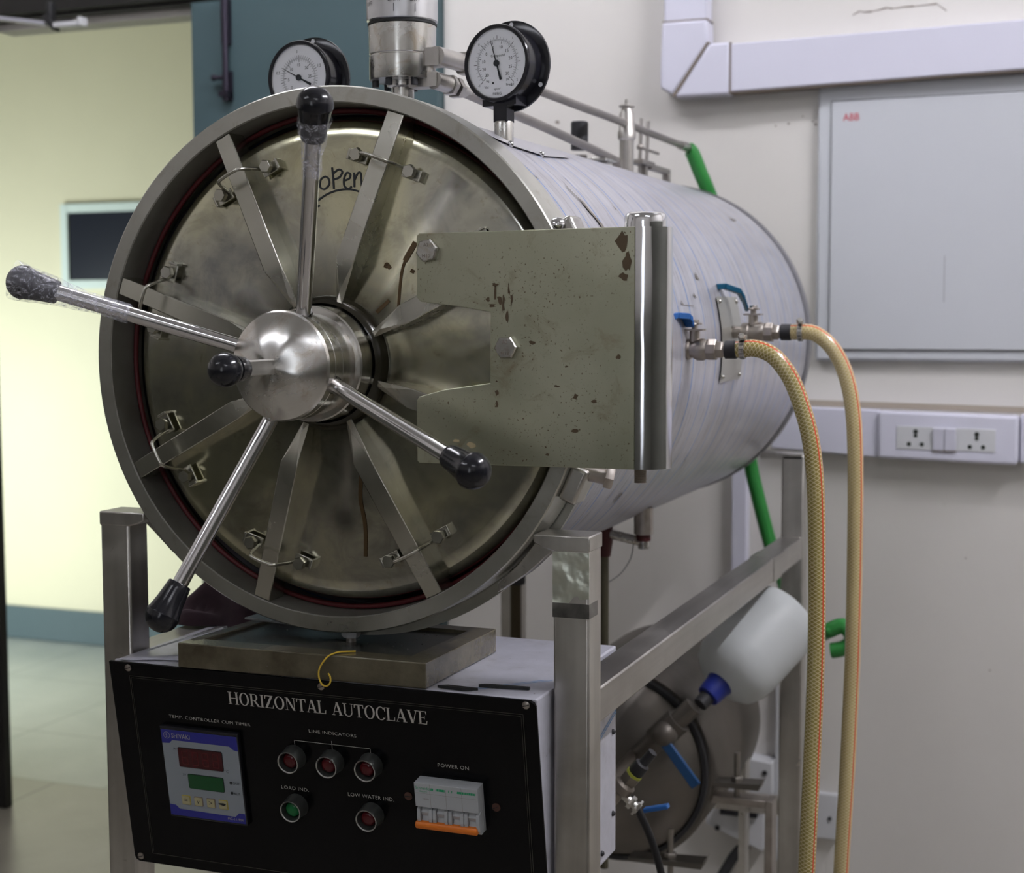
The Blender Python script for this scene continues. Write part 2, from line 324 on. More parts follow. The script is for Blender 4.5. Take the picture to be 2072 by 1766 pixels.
# ------------------------------------------------------------------ mesh builder
def frame_from(axis):
    z = V(axis).normalized()
    a = V((0, 0, 1)) if abs(z.z) < 0.9 else V((1, 0, 0))
    x = a.cross(z).normalized(); y = z.cross(x)
    return x, y, z
class MB:
    def __init__(s): s.v = []; s.f = []; s.m = []; s.uv = []; s.hasuv = False
    def add(s, vs, fs, mi=0, uvs=None):
        o = len(s.v); s.v += [tuple(p) for p in vs]
        for k, f in enumerate(fs):
            s.f.append(tuple(i+o for i in f)); s.m.append(mi if isinstance(mi, int) else mi[k])
            s.uv.append(uvs[k] if uvs else None)
        if uvs: s.hasuv = True
        return s
    def box(s, x0, x1, y0, y1, z0, z1, mi=0, mat=None):
        vs = [V((x, y, z)) for x in (x0, x1) for y in (y0, y1) for z in (z0, z1)]
        if mat is not None: vs = [mat @ p for p in vs]
        return s.add(vs, [(0, 1, 3, 2), (4, 6, 7, 5), (0, 4, 5, 1), (2, 3, 7, 6), (0, 2, 6, 4), (1, 5, 7, 3)], mi)
    def obox(s, c, dx, dy, dz, hx, hy, hz, mi=0):
        c = V(c); dx = V(dx).normalized(); dy = V(dy).normalized(); dz = V(dz).normalized()
        vs = [c+dx*a*hx+dy*b*hy+dz*e*hz for a in (-1, 1) for b in (-1, 1) for e in (-1, 1)]
        return s.add(vs, [(0, 1, 3, 2), (4, 6, 7, 5), (0, 4, 5, 1), (2, 3, 7, 6), (0, 2, 6, 4), (1, 5, 7, 3)], mi)
    def lathe(s, prof, org, axis, seg=48, mi=0, cap0=True, cap1=True, uv=False, ph=0.0):
        # prof: list of (r, t) or (r, t, matindex) along the axis
        x, y, z = frame_from(axis); org = V(org); n = len(prof)
        vs = []; fs = []; ms = []; us = []
        for k in range(n):
            r, t = prof[k][0], prof[k][1]
            for i in range(seg):
                a = 2*PI*i/seg+ph; vs.append(org+z*t+(x*math.cos(a)+y*math.sin(a))*r)
        for k in range(n-1):
            mm = prof[k][2] if len(prof[k]) > 2 else mi
            for i in range(seg):
                j = (i+1) % seg
                fs.append((k*seg+i, k*seg+j, (k+1)*seg+j, (k+1)*seg+i)); ms.append(mm)
                if uv:
                    u0_, u1_ = i/seg, (i+1)/seg; v0_, v1_ = prof[k][1], prof[k+1][1]
                    us.append([(u0_*2*PI, v0_), (u1_*2*PI, v0_), (u1_*2*PI, v1_), (u0_*2*PI, v1_)])
        if cap0 and prof[0][0] > 1e-6: fs.append(tuple(reversed(range(seg)))); ms.append(prof[0][2] if len(prof[0]) > 2 else mi); us.append([(0, 0)]*seg)
        if cap1 and prof[-1][0] > 1e-6: fs.append(tuple((n-1)*seg+i for i in range(seg))); ms.append(prof[-2][2] if len(prof[-2]) > 2 else mi); us.append([(0, 0)]*seg)
        return s.add(vs, fs, ms, us if uv else None)
    def cyl(s, p0, p1, r0, r1=None, seg=24, mi=0, ph=0.0):
        p0 = V(p0); p1 = V(p1); r1 = r0 if r1 is None else r1
        return s.lathe([(r0, 0), (r1, (p1-p0).length)], p0, p1-p0, seg, mi, ph=ph)
    def hexa(s, c, axis, r, h, mi=0, ph=0.0, chamfer=True):
        if chamfer: return s.lathe([(r, 0), (r, h*0.8), (r*0.88, h)], c, axis, 6, mi, ph=ph)
        return s.lathe([(r, 0), (r, h)], c, axis, 6, mi, ph=ph)
    def ball(s, c, r, seg=24, rings=12, mi=0, sc=(1, 1, 1)):
        c = V(c); vs = []; fs = []
        for k in range(rings+1):
            t = PI*k/rings
            for i in range(seg):
                a = 2*PI*i/seg; vs.append(c+V((math.sin(t)*math.cos(a)*r*sc[0], math.sin(t)*math.sin(a)*r*sc[1], math.cos(t)*r*sc[2])))
        for k in range(rings):
            for i in range(seg):
                j = (i+1) % seg; fs.append((k*seg+i, (k+1)*seg+i, (k+1)*seg+j, k*seg+j))
        return s.add(vs, fs, mi)
    def tube(s, pts, r, seg=16, mi=0, uv=False, smooth=0, closed=False, cap=True, squash=None):
        pts = [V(p) for p in pts]
        for _ in range(smooth):   # Catmull-Rom doubling
            q = []
            n = len(pts)
            for i in range(n-1 if not closed else n):
                p0 = pts[i-1] if (i > 0 or closed) else pts[0]; p1 = pts[i]; p2 = pts[(i+1) % n]; p3 = pts[(i+2) % n] if (i+2 < n or closed) else pts[-1]
                q.append(p1); q.append((p1*9+p2*9-p0-p3)/16)
            if not closed: q.append(pts[-1])
            pts = q
        n = len(pts); vs = []; fs = []; us = []
        rr = r if callable(r) else (lambda t: r)
        tang = []
        for i in range(n):
            a = pts[i-1] if (i > 0 or closed) else pts[0]; b = pts[(i+1) % n] if (i < n-1 or closed) else pts[-1]
            tang.append((b-a).normalized())
        x, y, z = frame_from(tang[0]); ln = [0.0]
        for i in range(n):
            if i > 0:
                ln.append(ln[-1]+(pts[i]-pts[i-1]).length)
                q = tang[i-1].rotation_difference(tang[i]); x = q @ x
            x = (x-tang[i]*x.dot(tang[i])).normalized(); y = tang[i].cross(x)
            rad = rr(i/(n-1))
            for k in range(seg):
                a = 2*PI*k/seg; vs.append(pts[i]+(x*math.cos(a)+y*math.sin(a))*rad)
        m_ = n if closed else n-1
        for i in range(m_):
            i2 = (i+1) % n
            for k in range(seg):
                k2 = (k+1) % seg; fs.append((i*seg+k, i*seg+k2, i2*seg+k2, i2*seg+k))
                if uv: us.append([(k/seg, ln[i]), ((k+1)/seg, ln[i]), ((k+1)/seg, ln[i2]), (k/seg, ln[i2])])
        if cap and not closed:
            fs.append(tuple(reversed(range(seg)))); fs.append(tuple((n-1)*seg+k for k in range(seg)))
            if uv: us += [[(0.5, 0)]*seg, [(0.5, 0)]*seg]
        return s.add(vs, fs, mi, us if uv else None)
    def prism(s, poly, org, ax, ay, depth, mi=0, mis=None):
        # poly in (a,b) -> org + a*ax + b*ay, extruded by vector depth
        org = V(org); ax = V(ax); ay = V(ay); d = V(depth); n = len(poly)
        vs = [org+ax*a+ay*b for a, b in poly]; vs += [p+d for p in vs]
        if ax.cross(ay).dot(d) > 0: fs = [tuple(reversed(range(n))), tuple(range(n, 2*n))]+[(i, (i+1) % n, n+(i+1) % n, n+i) for i in range(n)]
        else: fs = [tuple(range(n)), tuple(reversed(range(n, 2*n)))]+[((i+1) % n, i, n+i, n+(i+1) % n) for i in range(n)]
        # orientation depends on poly winding; recalculated at build
        side = mi if mis is None else mis
        return s.add(vs, fs, [mi, mi]+[side]*n)
    def poly2(s, polys, org, ax, ay, mi=0):
        org = V(org); ax = V(ax); ay = V(ay)
        for pl in polys:
            s.add([org+ax*a+ay*b for a, b in pl], [tuple(range(len(pl)))], mi)
        return s
    def text(s, string, org, ax, ay, size, mi=0, align='LEFT', sx=1.0, space=1.0, lift=None):
        vs, fs = text_geo(string, space, align)
        org = V(org); ax = V(ax).normalized(); ay = V(ay).normalized()
        s.add([org+ax*(p[0]*size*sx)+ay*(p[1]*size) for p in vs], fs, mi)
        return s
    def build(s, name, mats, parent=None, smooth=40, bevel=None, recalc=True, bseg=2):
        base = V((0, 0, 0)); q = parent
        while q is not None:
            base += V(q.location); q = q.parent
        me = bpy.data.meshes.new(name)
        me.from_pydata([tuple(V(p)-base) for p in s.v], [], s.f); me.update()
        for mt in (mats if isinstance(mats, (list, tuple)) else [mats]): me.materials.append(mt)
        me.polygons.foreach_set('material_index', s.m)
        if s.hasuv:
            ul = me.uv_layers.new(name='UVMap')
            for p in me.polygons:
                u = s.uv[p.index]
                for k, li in enumerate(p.loop_indices): ul.data[li].uv = u[k] if u else (0, 0)
        me.validate()
        if recalc:
            import bmesh
            bm = bmesh.new(); bm.from_mesh(me); bmesh.ops.recalc_face_normals(bm, faces=bm.faces); bm.to_mesh(me); bm.free()
        if smooth:
            me.polygons.foreach_set('use_smooth', [True]*len(me.polygons)); me.set_sharp_from_angle(angle=R(smooth))
        o = bpy.data.objects.new(name, me); COL.objects.link(o)
        if parent is not None: o.parent = parent
        if bevel:
            b = o.modifiers.new('Bevel', 'BEVEL'); b.width = bevel; b.segments = bseg; b.limit_method = 'ANGLE'; b.angle_limit = R(50); b.harden_normals = False
        return o
_tc = {}
def text_geo(string, space=1.0, align='LEFT'):
    k = (string, space, align)
    if k in _tc: return _tc[k]
    c = bpy.data.curves.new('t', 'FONT'); c.body = string; c.size = 1.0; c.align_x = align; c.space_character = space; c.resolution_u = 2
    o = bpy.data.objects.new('t', c); COL.objects.link(o)
    dg = bpy.context.evaluated_depsgraph_get(); dg.update()
    me = bpy.data.meshes.new_from_object(o.evaluated_get(dg))
    r = ([(v.co.x, v.co.y) for v in me.vertices], [tuple(p.vertices) for p in me.polygons])
    COL.objects.unlink(o); bpy.data.objects.remove(o); bpy.data.meshes.remove(me); bpy.data.curves.remove(c)
    _tc[k] = r
    return r
def thing(name, label, cat, loc=(0, 0, 0), group=None):
    o = bpy.data.objects.new(name, None); COL.objects.link(o); o.location = loc; o.empty_display_size = 0.05
    o['label'] = label; o['category'] = cat
    if group: o['group'] = group
    return o
def tag(o, label, cat, group=None):
    o['label'] = label; o['category'] = cat
    if group: o['group'] = group
    return o
def rebase(o, loc):
    d = V(loc)-o.location; o.data.transform(Matrix.Translation(-d)); o.location = loc; return o
def struct(o): o['kind'] = 'structure'; return o

XA, YA, ZA = V((1, 0, 0)), V((0, 1, 0)), V((0, 0, 1))
CZ = 1.2            # height of the vessel's axis

# ================================================================== ROOM
WY = 1.60
b = MB()
b.box(-1.18, -0.60, WY, WY+0.22, 1.99, 2.9); b.box(-1.78, -1.18, WY, WY+0.22, 1.99, 2.9)
b.box(-0.56, 3.2, WY, WY+0.22, 0, 2.9); b.box(-0.60, -0.56, WY, WY+0.22, 1.99, 2.9)
b.box(-3.0, -2.15, WY, WY+0.22, 0, 2.9); b.box(-2.15, -1.78, WY, WY+0.22, 2.06, 2.9)
# crack in the plaster and small chips
def crack(pts, wd, y):
    for i in range(len(pts)-1):
        (x0, z0), (x1, z1) = pts[i], pts[i+1]; w_ = wd*random.uniform(0.5, 1.3)
        b.add([(x0, y, z0-w_/3), (x1, y, z1-w_/2), (x1, y, z1+w_/2), (x0, y, z0+w_/3)], [(0, 1, 2, 3)], 1)
crack([(0.315, 1.832), (0.329, 1.8385), (0.337, 1.836), (0.352, 1.836), (0.367, 1.8385), (0.380, 1.8415), (0.392, 1.839), (0.414, 1.8407), (0.432, 1.8405), (0.4606, 1.8415), (0.475, 1.842), (0.4931, 1.8274)], 0.0036, WY-0.0006)
for (x, z, r) in ((0.166, 1.6244, .002), (0.191, 1.6281, .0025), (0.2453, 1.6236, .003), (-0.299, 1.654, .004), (0.22, 1.641, .002), (0.24, 1.63, .0022), (.06, .70, .002), (.55, .77, .002), (.60, .55, .002)):
    pl = [(x+r*random.uniform(.5, 1.6)*math.cos(t*PI/4), z+r*random.uniform(.5, 1.2)*math.sin(t*PI/4)) for t in range(8)]
    b.add([(p[0], WY-0.0006, p[1]) for p in pl], [tuple(range(8))], 1)
struct(b.build('wall_back', [M['wall'], M['joint']], smooth=None))
struct(MB().box(-2.6, 3.2, -3.6, WY+0.20, -0.1, 0).build('floor', [M['floor']], smooth=None))
struct(MB().box(-5.2, 0.2, WY+0.20, 3.27, -0.1, -0.002).build('floor_corridor', [M['floor_corr']], smooth=None))
struct(MB().box(-3.0, 3.2, -3.6, WY+0.22, 2.9, 3.0).build('ceiling', [M['ceiling']], smooth=None))
struct(MB().box(-5.2, 0.2, WY+0.22, 3.4, 2.6, 2.7).build('ceiling_corridor', [M['ceiling']], smooth=None))
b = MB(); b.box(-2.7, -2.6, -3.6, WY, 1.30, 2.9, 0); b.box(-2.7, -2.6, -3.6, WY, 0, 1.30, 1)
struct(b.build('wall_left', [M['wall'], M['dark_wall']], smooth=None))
# added glowing pane, unseen behind the camera: streaks on the steel and frontal fill
b = MB(); b.box(0.20, 0.72, -3.60, -3.585, 0.85, 2.15); struct(b.build('glow_pane', [plain('glow_pane_emission', (0.8, 0.8, 0.85), 0.5, emis=(0.88, 0.93, 1.0), es=2.4)], smooth=None))
b = MB(); b.box(0.15, 0.20, -3.60, -3.56, 0.80, 2.20); b.box(0.72, 0.77, -3.60, -3.56, 0.80, 2.20); b.box(0.20, 0.72, -3.60, -3.56, 0.80, 0.85); b.box(0.20, 0.72, -3.60, -3.56, 2.15, 2.20)
struct(b.build('trim_3', [M['white_matte']], smooth=None))  # frame round the added glowing pane
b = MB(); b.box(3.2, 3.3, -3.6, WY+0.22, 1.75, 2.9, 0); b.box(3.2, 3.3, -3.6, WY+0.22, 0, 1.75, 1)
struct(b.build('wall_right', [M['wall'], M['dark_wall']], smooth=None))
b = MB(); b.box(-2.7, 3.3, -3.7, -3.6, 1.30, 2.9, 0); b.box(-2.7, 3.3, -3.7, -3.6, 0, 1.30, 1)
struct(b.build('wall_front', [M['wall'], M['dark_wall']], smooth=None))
struct(MB().box(-5.2, 0.2, 3.27, 3.4, 0, 2.6).build('wall_corridor_far', [M['wall_yellow']], smooth=None))
struct(MB().box(-5.3, -5.2, WY, 3.4, 0, 2.6).build('wall_corridor_left', [M['wall_yellow']], smooth=None))
struct(MB().box(0.2, 0.3, WY+0.22, 3.4, 0, 2.6).build('wall_corridor_right', [M['wall_yellow']], smooth=None))
struct(MB().box(-5.2, 0.2, 3.245, 3.27, 0, 0.125).build('baseboard_corridor', [M['skirting']], smooth=None, bevel=0.004))
# dark door frame: head and left jamb
b = MB(); b.box(-1.80, -0.60, WY-0.03, WY+0.10, 1.972, 2.06); b.box(-1.80, -0.60, WY-0.012, WY+0.10, 1.962, 1.974)
b.box(-2.16, -1.775, WY-0.03, WY-0.002, 0.0, 2.06)
struct(b.build('trim_1', [M['lintel']], smooth=None, bevel=0.003))
struct(MB().box(-1.775, -0.60, WY+0.02, WY+0.09, 1.945, 1.962).build('trim_2', [M['wall']], smooth=None))
# teal door leaf with tower bolt
dl = MB().box(-1.18, -0.562, WY-0.03, WY+0.01, 0.01, 1.962).build('door_1', [M['teal']], smooth=None, bevel=0.002)
dl['kind'] = 'structure'
b = MB(); b.box(-1.092, -1.073, WY-0.045, WY-0.03, 1.86, 1.96); b.cyl((-1.0825, WY-0.044, 1.735), (-1.0825, WY-0.044, 1.96), 0.007, seg=12)
b.box(-1.094, -1.071, WY-0.040, WY-0.03, 1.735, 1.80); b.cyl((-1.085, WY-0.045, 1.786), (-1.108, WY-0.05, 1.786), 0.005, seg=10); b.ball((-1.109, WY-0.05, 1.786), 0.008, 12, 8)
b.box(-1.094, -1.071, WY-0.058, WY-0.03, 1.742, 1.754)
b.build('tower_bolt', [plain('dark_bronze_bolt', (0.035, 0.03, 0.045), 0.35, 0.7)], dl)

# door closer hanging from the door head
t = thing('door_closer', 'small metal door closer arm under the dark door head', 'door closer', (-1.55, 1.50, 1.95))
b = MB(); b.obox((-1.60, 1.50, 1.939), (1, 0, -.16), (0, 1, 0), (.16, 0, 1), 0.075, 0.010, 0.0045)
b.build('arm', [plain('pale_metal', (0.62, 0.62, 0.72), 0.35, 0.6)], t, bevel=0.002)
MB().box(-1.50, -1.435, 1.485, 1.51, 1.914, 1.926).box(-1.433, -1.420, 1.485, 1.51, 1.914, 1.934).build('slide', [M['white_matte']], t, bevel=0.002)
MB().obox((-1.513, 1.50, 1.928), (1, 0, -1), (0, 1, 0), (1, 0, 1), 0.022, 0.012, 0.007).box(-1.522, -1.508, 1.49, 1.51, 1.93, 1.975).box(-1.508, -1.45, 1.492, 1.508, 1.927, 1.932).build('bracket', [M['black_matte']], t, bevel=0.002)

# framed dark board on the corridor wall
t = thing('framed_board', 'black board in a pale frame on the yellow corridor wall', 'board', (-2.5, 3.27, 1.35))
MB().box(-2.82, -2.2, 3.255, 3.265, 1.375, 1.625).build('board', [M['window_dark']], t, smooth=None)
b = MB(); b.box(-2.852, -2.82, 3.245, 3.27, 1.343, 1.657); b.box(-2.2, -2.168, 3.245, 3.27, 1.343, 1.657)
b.box(-2.82, -2.2, 3.245, 3.27, 1.625, 1.657); b.box(-2.82, -2.2, 3.245, 3.27, 1.343, 1.375)
b.build('frame', [M['frame_white']], t, bevel=0.002)

# ceiling lamps
def tube_lamp(name, x, y, along, glow, label, L=1.2):
    t = thing(name, label, 'ceiling light', (x, y, 2.87), 'ceiling tube lamps')
    d = V((1, 0, 0)) if along == 'x' else V((0, 1, 0)); s_ = V((0, 0, 1)).cross(d)
    MB().obox((x, y, 2.88), d, s_, ZA, L/2+0.02, 0.04, 0.02).build('fixture', [M['white_matte']], t, bevel=0.004)
    MB().cyl(V((x, y, 2.835))-d*(L/2), V((x, y, 2.835))+d*(L/2), 0.022, seg=16).build('tube', [glow], t)
    for e_ in (-1, 1): MB().obox(V((x, y, 2.845))+d*(e_*L/2), d, s_, ZA, 0.012, 0.02, 0.02).build('lamp_holder', [M['white_matte']], t)
    return t
tube_lamp('tube_light', -0.70, 0.62, 'x', M['tube_glow'], 'lit ceiling tube light nearest the door wall')
tube_lamp('tube_light', 1.7, 0.35, 'y', M['tube_glow_mid'], 'lit ceiling tube light on the right above the hoses')
tube_lamp('tube_light', -1.1, -1.9, 'x', M['tube_glow_dim'], 'lit ceiling tube light at the front left')
tube_lamp('tube_light', 1.6, -2.4, 'x', M['tube_glow_dim'], 'lit ceiling tube light at the front right')

# ================================================================== WALL FITTINGS
# upper trunking: vertical run, elbow, long run
def skew(poly, k): return [(a, c+k*a) for a, c in poly]
t = thing('cable_trunking', 'wide white plastic trunking with elbow above the distribution board', 'cable trunking', (0.05, WY, 1.69))
MB().box(-0.0535, 0.034, WY-0.05, WY, 1.835, 2.9).build('vertical_duct', [M['white_plastic']], t, bevel=0.003)
b = MB(); b.prism([(0.083, 1.690), (2.6, 1.742), (2.6, 1.822), (0.083, 1.785)], (0, WY-0.05, 0), XA, ZA, (0, 0.05, 0))
b.build('horizontal_duct', [M['white_plastic']], t, bevel=0.003)
b = MB()
b.prism([(0.084, 1.6875), (2.6, 1.739), (2.6, 1.742), (0.084, 1.6905)], (0, WY-0.047, 0), XA, ZA, (0, 0.04, 0))
b.build('cover_seam', [M['joint']], t, smooth=None)
b = MB(); b.prism([(-0.057, 1.836), (0.037, 1.836), (0.0375, 1.789), (-0.034, 1.689), (-0.0605, 1.705), (-0.0605, 1.74)], (0, WY-0.054, 0), XA, ZA, (0, 0.054, 0))
b.prism([(0.040, 1.788), (0.083, 1.788), (0.083, 1.685), (-0.031, 1.685)], (0, WY-0.054, 0), XA, ZA, (0, 0.054, 0))
b.build('elbow_cover', [plain('glossy_white_plastic', (0.66, 0.655, 0.76), 0.12)], t, bevel=0.006, bseg=3)
b = MB()
b.prism([(0.0365, 1.790), (0.0405, 1.790), (-0.030, 1.686), (-0.035, 1.688)], (0, WY-0.0535, 0), XA, ZA, (0, 0.05, 0))
b.box(0.0825, 0.0845, WY-0.0525, WY, 1.687, 1.787); b.box(-0.056, 0.037, WY-0.0525, WY, 1.835, 1.8372)
b.build('joint_line', [M['joint']], t, smooth=None)

# lower trunking
t = thing('cable_trunking', 'lower white plastic trunking carrying the socket outlet along the wall', 'cable trunking', (0.2, WY, 0.97))
b = MB(); b.prism([(0.17, 0.978), (0.384, 0.966), (0.384, 1.060), (0.17, 1.064)], (0, WY-0.035, 0), XA, ZA, (0, 0.035, 0))
b.prism([(0.648, 0.9635), (2.4, 0.93), (2.4, 1.03), (0.648, 1.0565)], (0, WY-0.035, 0), XA, ZA, (0, 0.035, 0))
b.build('duct', [M['white_plastic']], t, bevel=0.003)
b = MB(); b.prism([(0.17, 1.0645), (2.4, 1.0300), (2.4, 1.042), (0.17, 1.0765)], (0, WY-0.0012, 0), XA, ZA, (0, 0.001, 0))
b.build('grime_line', [plain('grime_on_wall', (0.36, 0.31, 0.25), 0.8)], t, smooth=None)
t = thing('socket_outlet', 'white double three-pin socket outlet with two rocker switches', 'socket outlet', (0.51, WY, 0.96))
b = MB(); b.prism([(0.383, 0.9655), (0.64, 0.9600), (0.646, 0.964), (0.646, 1.052), (0.64, 1.0545), (0.383, 1.0590)], (0, WY-0.046, 0), XA, ZA, (0, 0.046, 0))
b.build('surround', [M['white_plastic']], t, bevel=0.012, bseg=4)
b = MB(); b.prism([(0.419, 0.9855), (0.604, 0.9835), (0.604, 1.0275), (0.419, 1.0305)], (0, WY-0.0475, 0), XA, ZA, (0, 0.006, 0))
b.build('face_plate', [M['white_matte']], t, bevel=0.0008)
for cx, cz in ((0.4555, 1.008), (0.5695, 1.0055)):
    for dx, dz, rr in ((0, 0.0120, 0.0048), (0, 0.0040, 0.0038), (-0.0122, -0.0125, 0.0042), (0.0122, -0.0125, 0.0042)):
        MB().lathe([(rr, 0), (rr, 0.0004)], (cx+dx, WY-0.0479, cz+dz), YA, 14, 0).build('pin_hole', [M['hole']], t)
for x0 in (0.4885, 0.5105):
    o = MB(); o.obox((x0+0.0105, WY-0.050, 1.0065), (1, 0, 0), (0, 1, 0.12), (0, -0.12, 1), 0.0102, 0.003, 0.0215)
    o.build('rocker_switch', [M['white_plastic']], t, bevel=0.0008)
MB().box(0.4875, 0.532, WY-0.0492, WY-0.047, 0.9825, 0.9850).build('switch_gap', [M['joint']], t, smooth=None)

tag(rebase(MB().box(0.089, 0.121, WY-0.03, WY, 0.335, 0.962).build('cable_trunking', [M['white_plastic']], None, bevel=0.003), (0.105, WY, 0.335)),
    'narrow vertical white trunking dropping down to the isolator box', 'cable trunking')

# distribution board
t = thing('distribution_board', 'pale grey wall distribution board with red lettering', 'distribution board', (0.6, WY, 1.155))
b = MB(); b.box(0.253, 1.1, WY-0.018, WY, 1.155, 1.70)
b.build('box', [M['dbox']], t, bevel=0.006)
b = MB(); b.box(0.281, 1.07, WY-0.023, WY-0.017, 1.178, 1.664); b.build('door', [M['dbox']], t, bevel=0.002)
dd = t.children[-1] if t.children else None
b = MB()
for x0, x1, z0, z1 in ((0.2795, 0.2812, 1.176, 1.666), (0.2795, 1.072, 1.664, 1.6662), (0.2795, 1.072, 1.1762, 1.178)): b.box(x0, x1, WY-0.0192, WY-0.0165, z0, z1)
b.build('door_gap', [plain('grey_shadow_gap', (0.16, 0.16, 0.17), 0.7)], t, smooth=None)
MB().text('ABB', (0.3035, WY-0.0236, 1.6255), XA, ZA, 0.0205, sx=0.86).build('lettering', [M['red_print']], t, smooth=None)
b = MB(); b.box(0.5005, 0.502, WY-0.0235, WY-0.0228, 1.27, 1.36)
b.build('scratch', [plain('grey_scuff', (0.35, 0.35, 0.38), 0.7)], t, smooth=None)

# isolator boxes low on the wall
t = thing('isolator_box', 'white metal isolator box low on the wall behind the steam tank', 'isolator box', (0.11, WY, 0.145))
b = MB(); b.prism([(0.045, 0.190), (0.165, 0.146), (0.165, 0.262), (0.183, 0.262), (0.183, 0.333), (0.046, 0.346)], (0, WY-0.05, 0), XA, ZA, (0, 0.05, 0))
b.build('box', [M['white_matte']], t, bevel=0.002)
MB().box(0.080, 0.158, WY-0.075, WY-0.05, 0.222, 0.250).build('black_terminal', [M['black']], t, bevel=0.002)
for x in (0.095, 0.116, 0.137): MB().ball((x, WY-0.076, 0.246), 0.005, 10, 6).build('terminal_screw', [M['white_matte']], t)
for x, z in ((0.168, 0.312), (0.07, 0.185)): MB().cyl((x, WY-0.053, z), (x, WY-0.05, z), 0.0055, seg=12).build('screw', [M['rubber']], t)
tag(rebase(MB().tube([(0.128, WY-0.03, 0.15), (0.10, WY-0.04, 0.12), (0.05, WY-0.10, 0.03), (0.0, WY-0.2, 0.012)], 0.011, 12, smooth=2).build('power_cable', [M['cable']]), (0.1, WY-0.1, 0.012)),
    'thick black cable running down from the isolator box', 'cable')
t = thing('switch_box', 'small white blank box on the wall right of the rear leg', 'switch box', (0.29, WY, 0.17))
MB().box(0.262, 0.312, WY-0.02, WY, 0.178, 0.272).build('box', [M['white_matte']], t, bevel=0.002)
MB().cyl((0.296, WY-0.0225, 0.222), (0.296, WY-0.02, 0.222), 0.004, seg=12).build('screw', [M['rubber']], t)
tag(rebase(MB().box(0.183, 0.206, WY-0.025, WY, 0.12, 0.60).build('conduit', [M['white_matte']], bevel=0.003), (0.195, WY, 0.12)),
    'slim pale conduit strip on the wall beside the rear leg', 'conduit')

# ================================================================== AUTOCLAVE
A = thing('horizontal_autoclave', 'stainless steel horizontal autoclave drum with round locking door on a leg frame', 'autoclave', (0, 0.65, 0))
# ---- frame
def post(x0, x1, y0, y1, top):
    b = MB(); b.box(x0, x1, y0, y1, 0, top); return b
post(0.264, 0.304, 0.002, 0.044, 1.010).build('frame_post', [M['frame']], A, bevel=0.003)
post(-0.304, -0.264, 0.002, 0.040, 1.010).build('frame_post', [M['frame']], A, bevel=0.003)
post(0.264, 0.304, 1.205, 1.245, 1.0).build('frame_post', [M['frame']], A, bevel=0.003)
post(-0.304, -0.264, 1.275, 1.315, 1.0).build('frame_post', [M['frame']], A, bevel=0.003)
# glue-smeared wrap on top of the right front post, and tongues welded to the ring
b = MB(); gp = [(-0.0002, 1.0055), (0.0400, 1.0055), (0.0400, 0.957), (0.030, 0.956), (0.027, 0.960), (0.022, 0.957), (0.0165, 0.950), (0.012, 0.951), (-0.0002, 0.949)]
b.prism([(0.264+a, z) for a, z in gp], (0, 0.0016, 0), XA, ZA, (0, 0.0006, 0)); b.build('welded_patch', [steel('bright_weld_patch', (0.66, 0.70, 0.60), (0.85, 0.88, 0.78), (0.28, 0.4), 14, bumpy=1.0, bscale=45)], A)
MB().box(0.2637, 0.3043, 0.0014, 0.03, 0.936, 0.9515).build('heat_mark', [steel('heat_darkened_steel', (0.16, 0.155, 0.15), (0.34, 0.33, 0.31), (0.3, 0.42), 30, brush=(1, 1, 0.06))], A, smooth=None)
for sg in (1, -1):
    b = MB(); b.prism([(sg*0.3047, 1.0225), (sg*0.2425, 1.0225), (sg*0.2425, 1.0135), (sg*0.252, 1.009), (sg*0.264, 1.006), (sg*0.3047, 1.006)], (0, 0.0012, 0), XA, ZA, (0, 0.0440, 0))
    b.build('saddle_plate', [M['frame']], A, bevel=0.0015)
    b = MB(); b.prism([(sg*0.262, 1.008), (sg*0.236, 1.012), (sg*0.215, 0.985), (sg*0.19, 0.962), (sg*0.19, 0.952), (sg*0.225, 0.975), (sg*0.250, 0.998)], (0, 0.03, 0), XA, ZA, (0, 0.02, 0))
    b.build('saddle_arm', [M['frame']], A, bevel=0.001)
    r_ = MB().box(min(sg*0.263, sg*0.3025), max(sg*0.263, sg*0.3025), 0.044 if sg > 0 else 0.04, 1.205 if sg > 0 else 1.275, 0.815, 0.8535).build('side_rail', [M['rail']], A, bevel=0.0022)
    r2 = MB().box(min(sg*0.2628, sg*0.3033), max(sg*0.2628, sg*0.3033), 0.955, 0.9565, 0.8142, 0.8545).box(min(sg*0.2625, sg*0.3038), max(sg*0.2625, sg*0.3038), 0.956, 1.02, 0.8138, 0.8546).build('joint_sleeve', [M['rail']], r_, bevel=0.001)
    # rear saddle
    MB().prism([(sg*0.30, 1.002), (sg*0.225, 1.002), (sg*0.225, 0.992), (sg*0.30, 0.992)], (0, 1.205, 0), XA, ZA, (0, 0.05, 0)).build('saddle_plate', [M['frame']], A, bevel=0.001)
MB().box(-0.264, 0.264, 1.21, 1.24, 0.34, 0.37).build('cross_bar', [M['frame']], A, bevel=0.002)
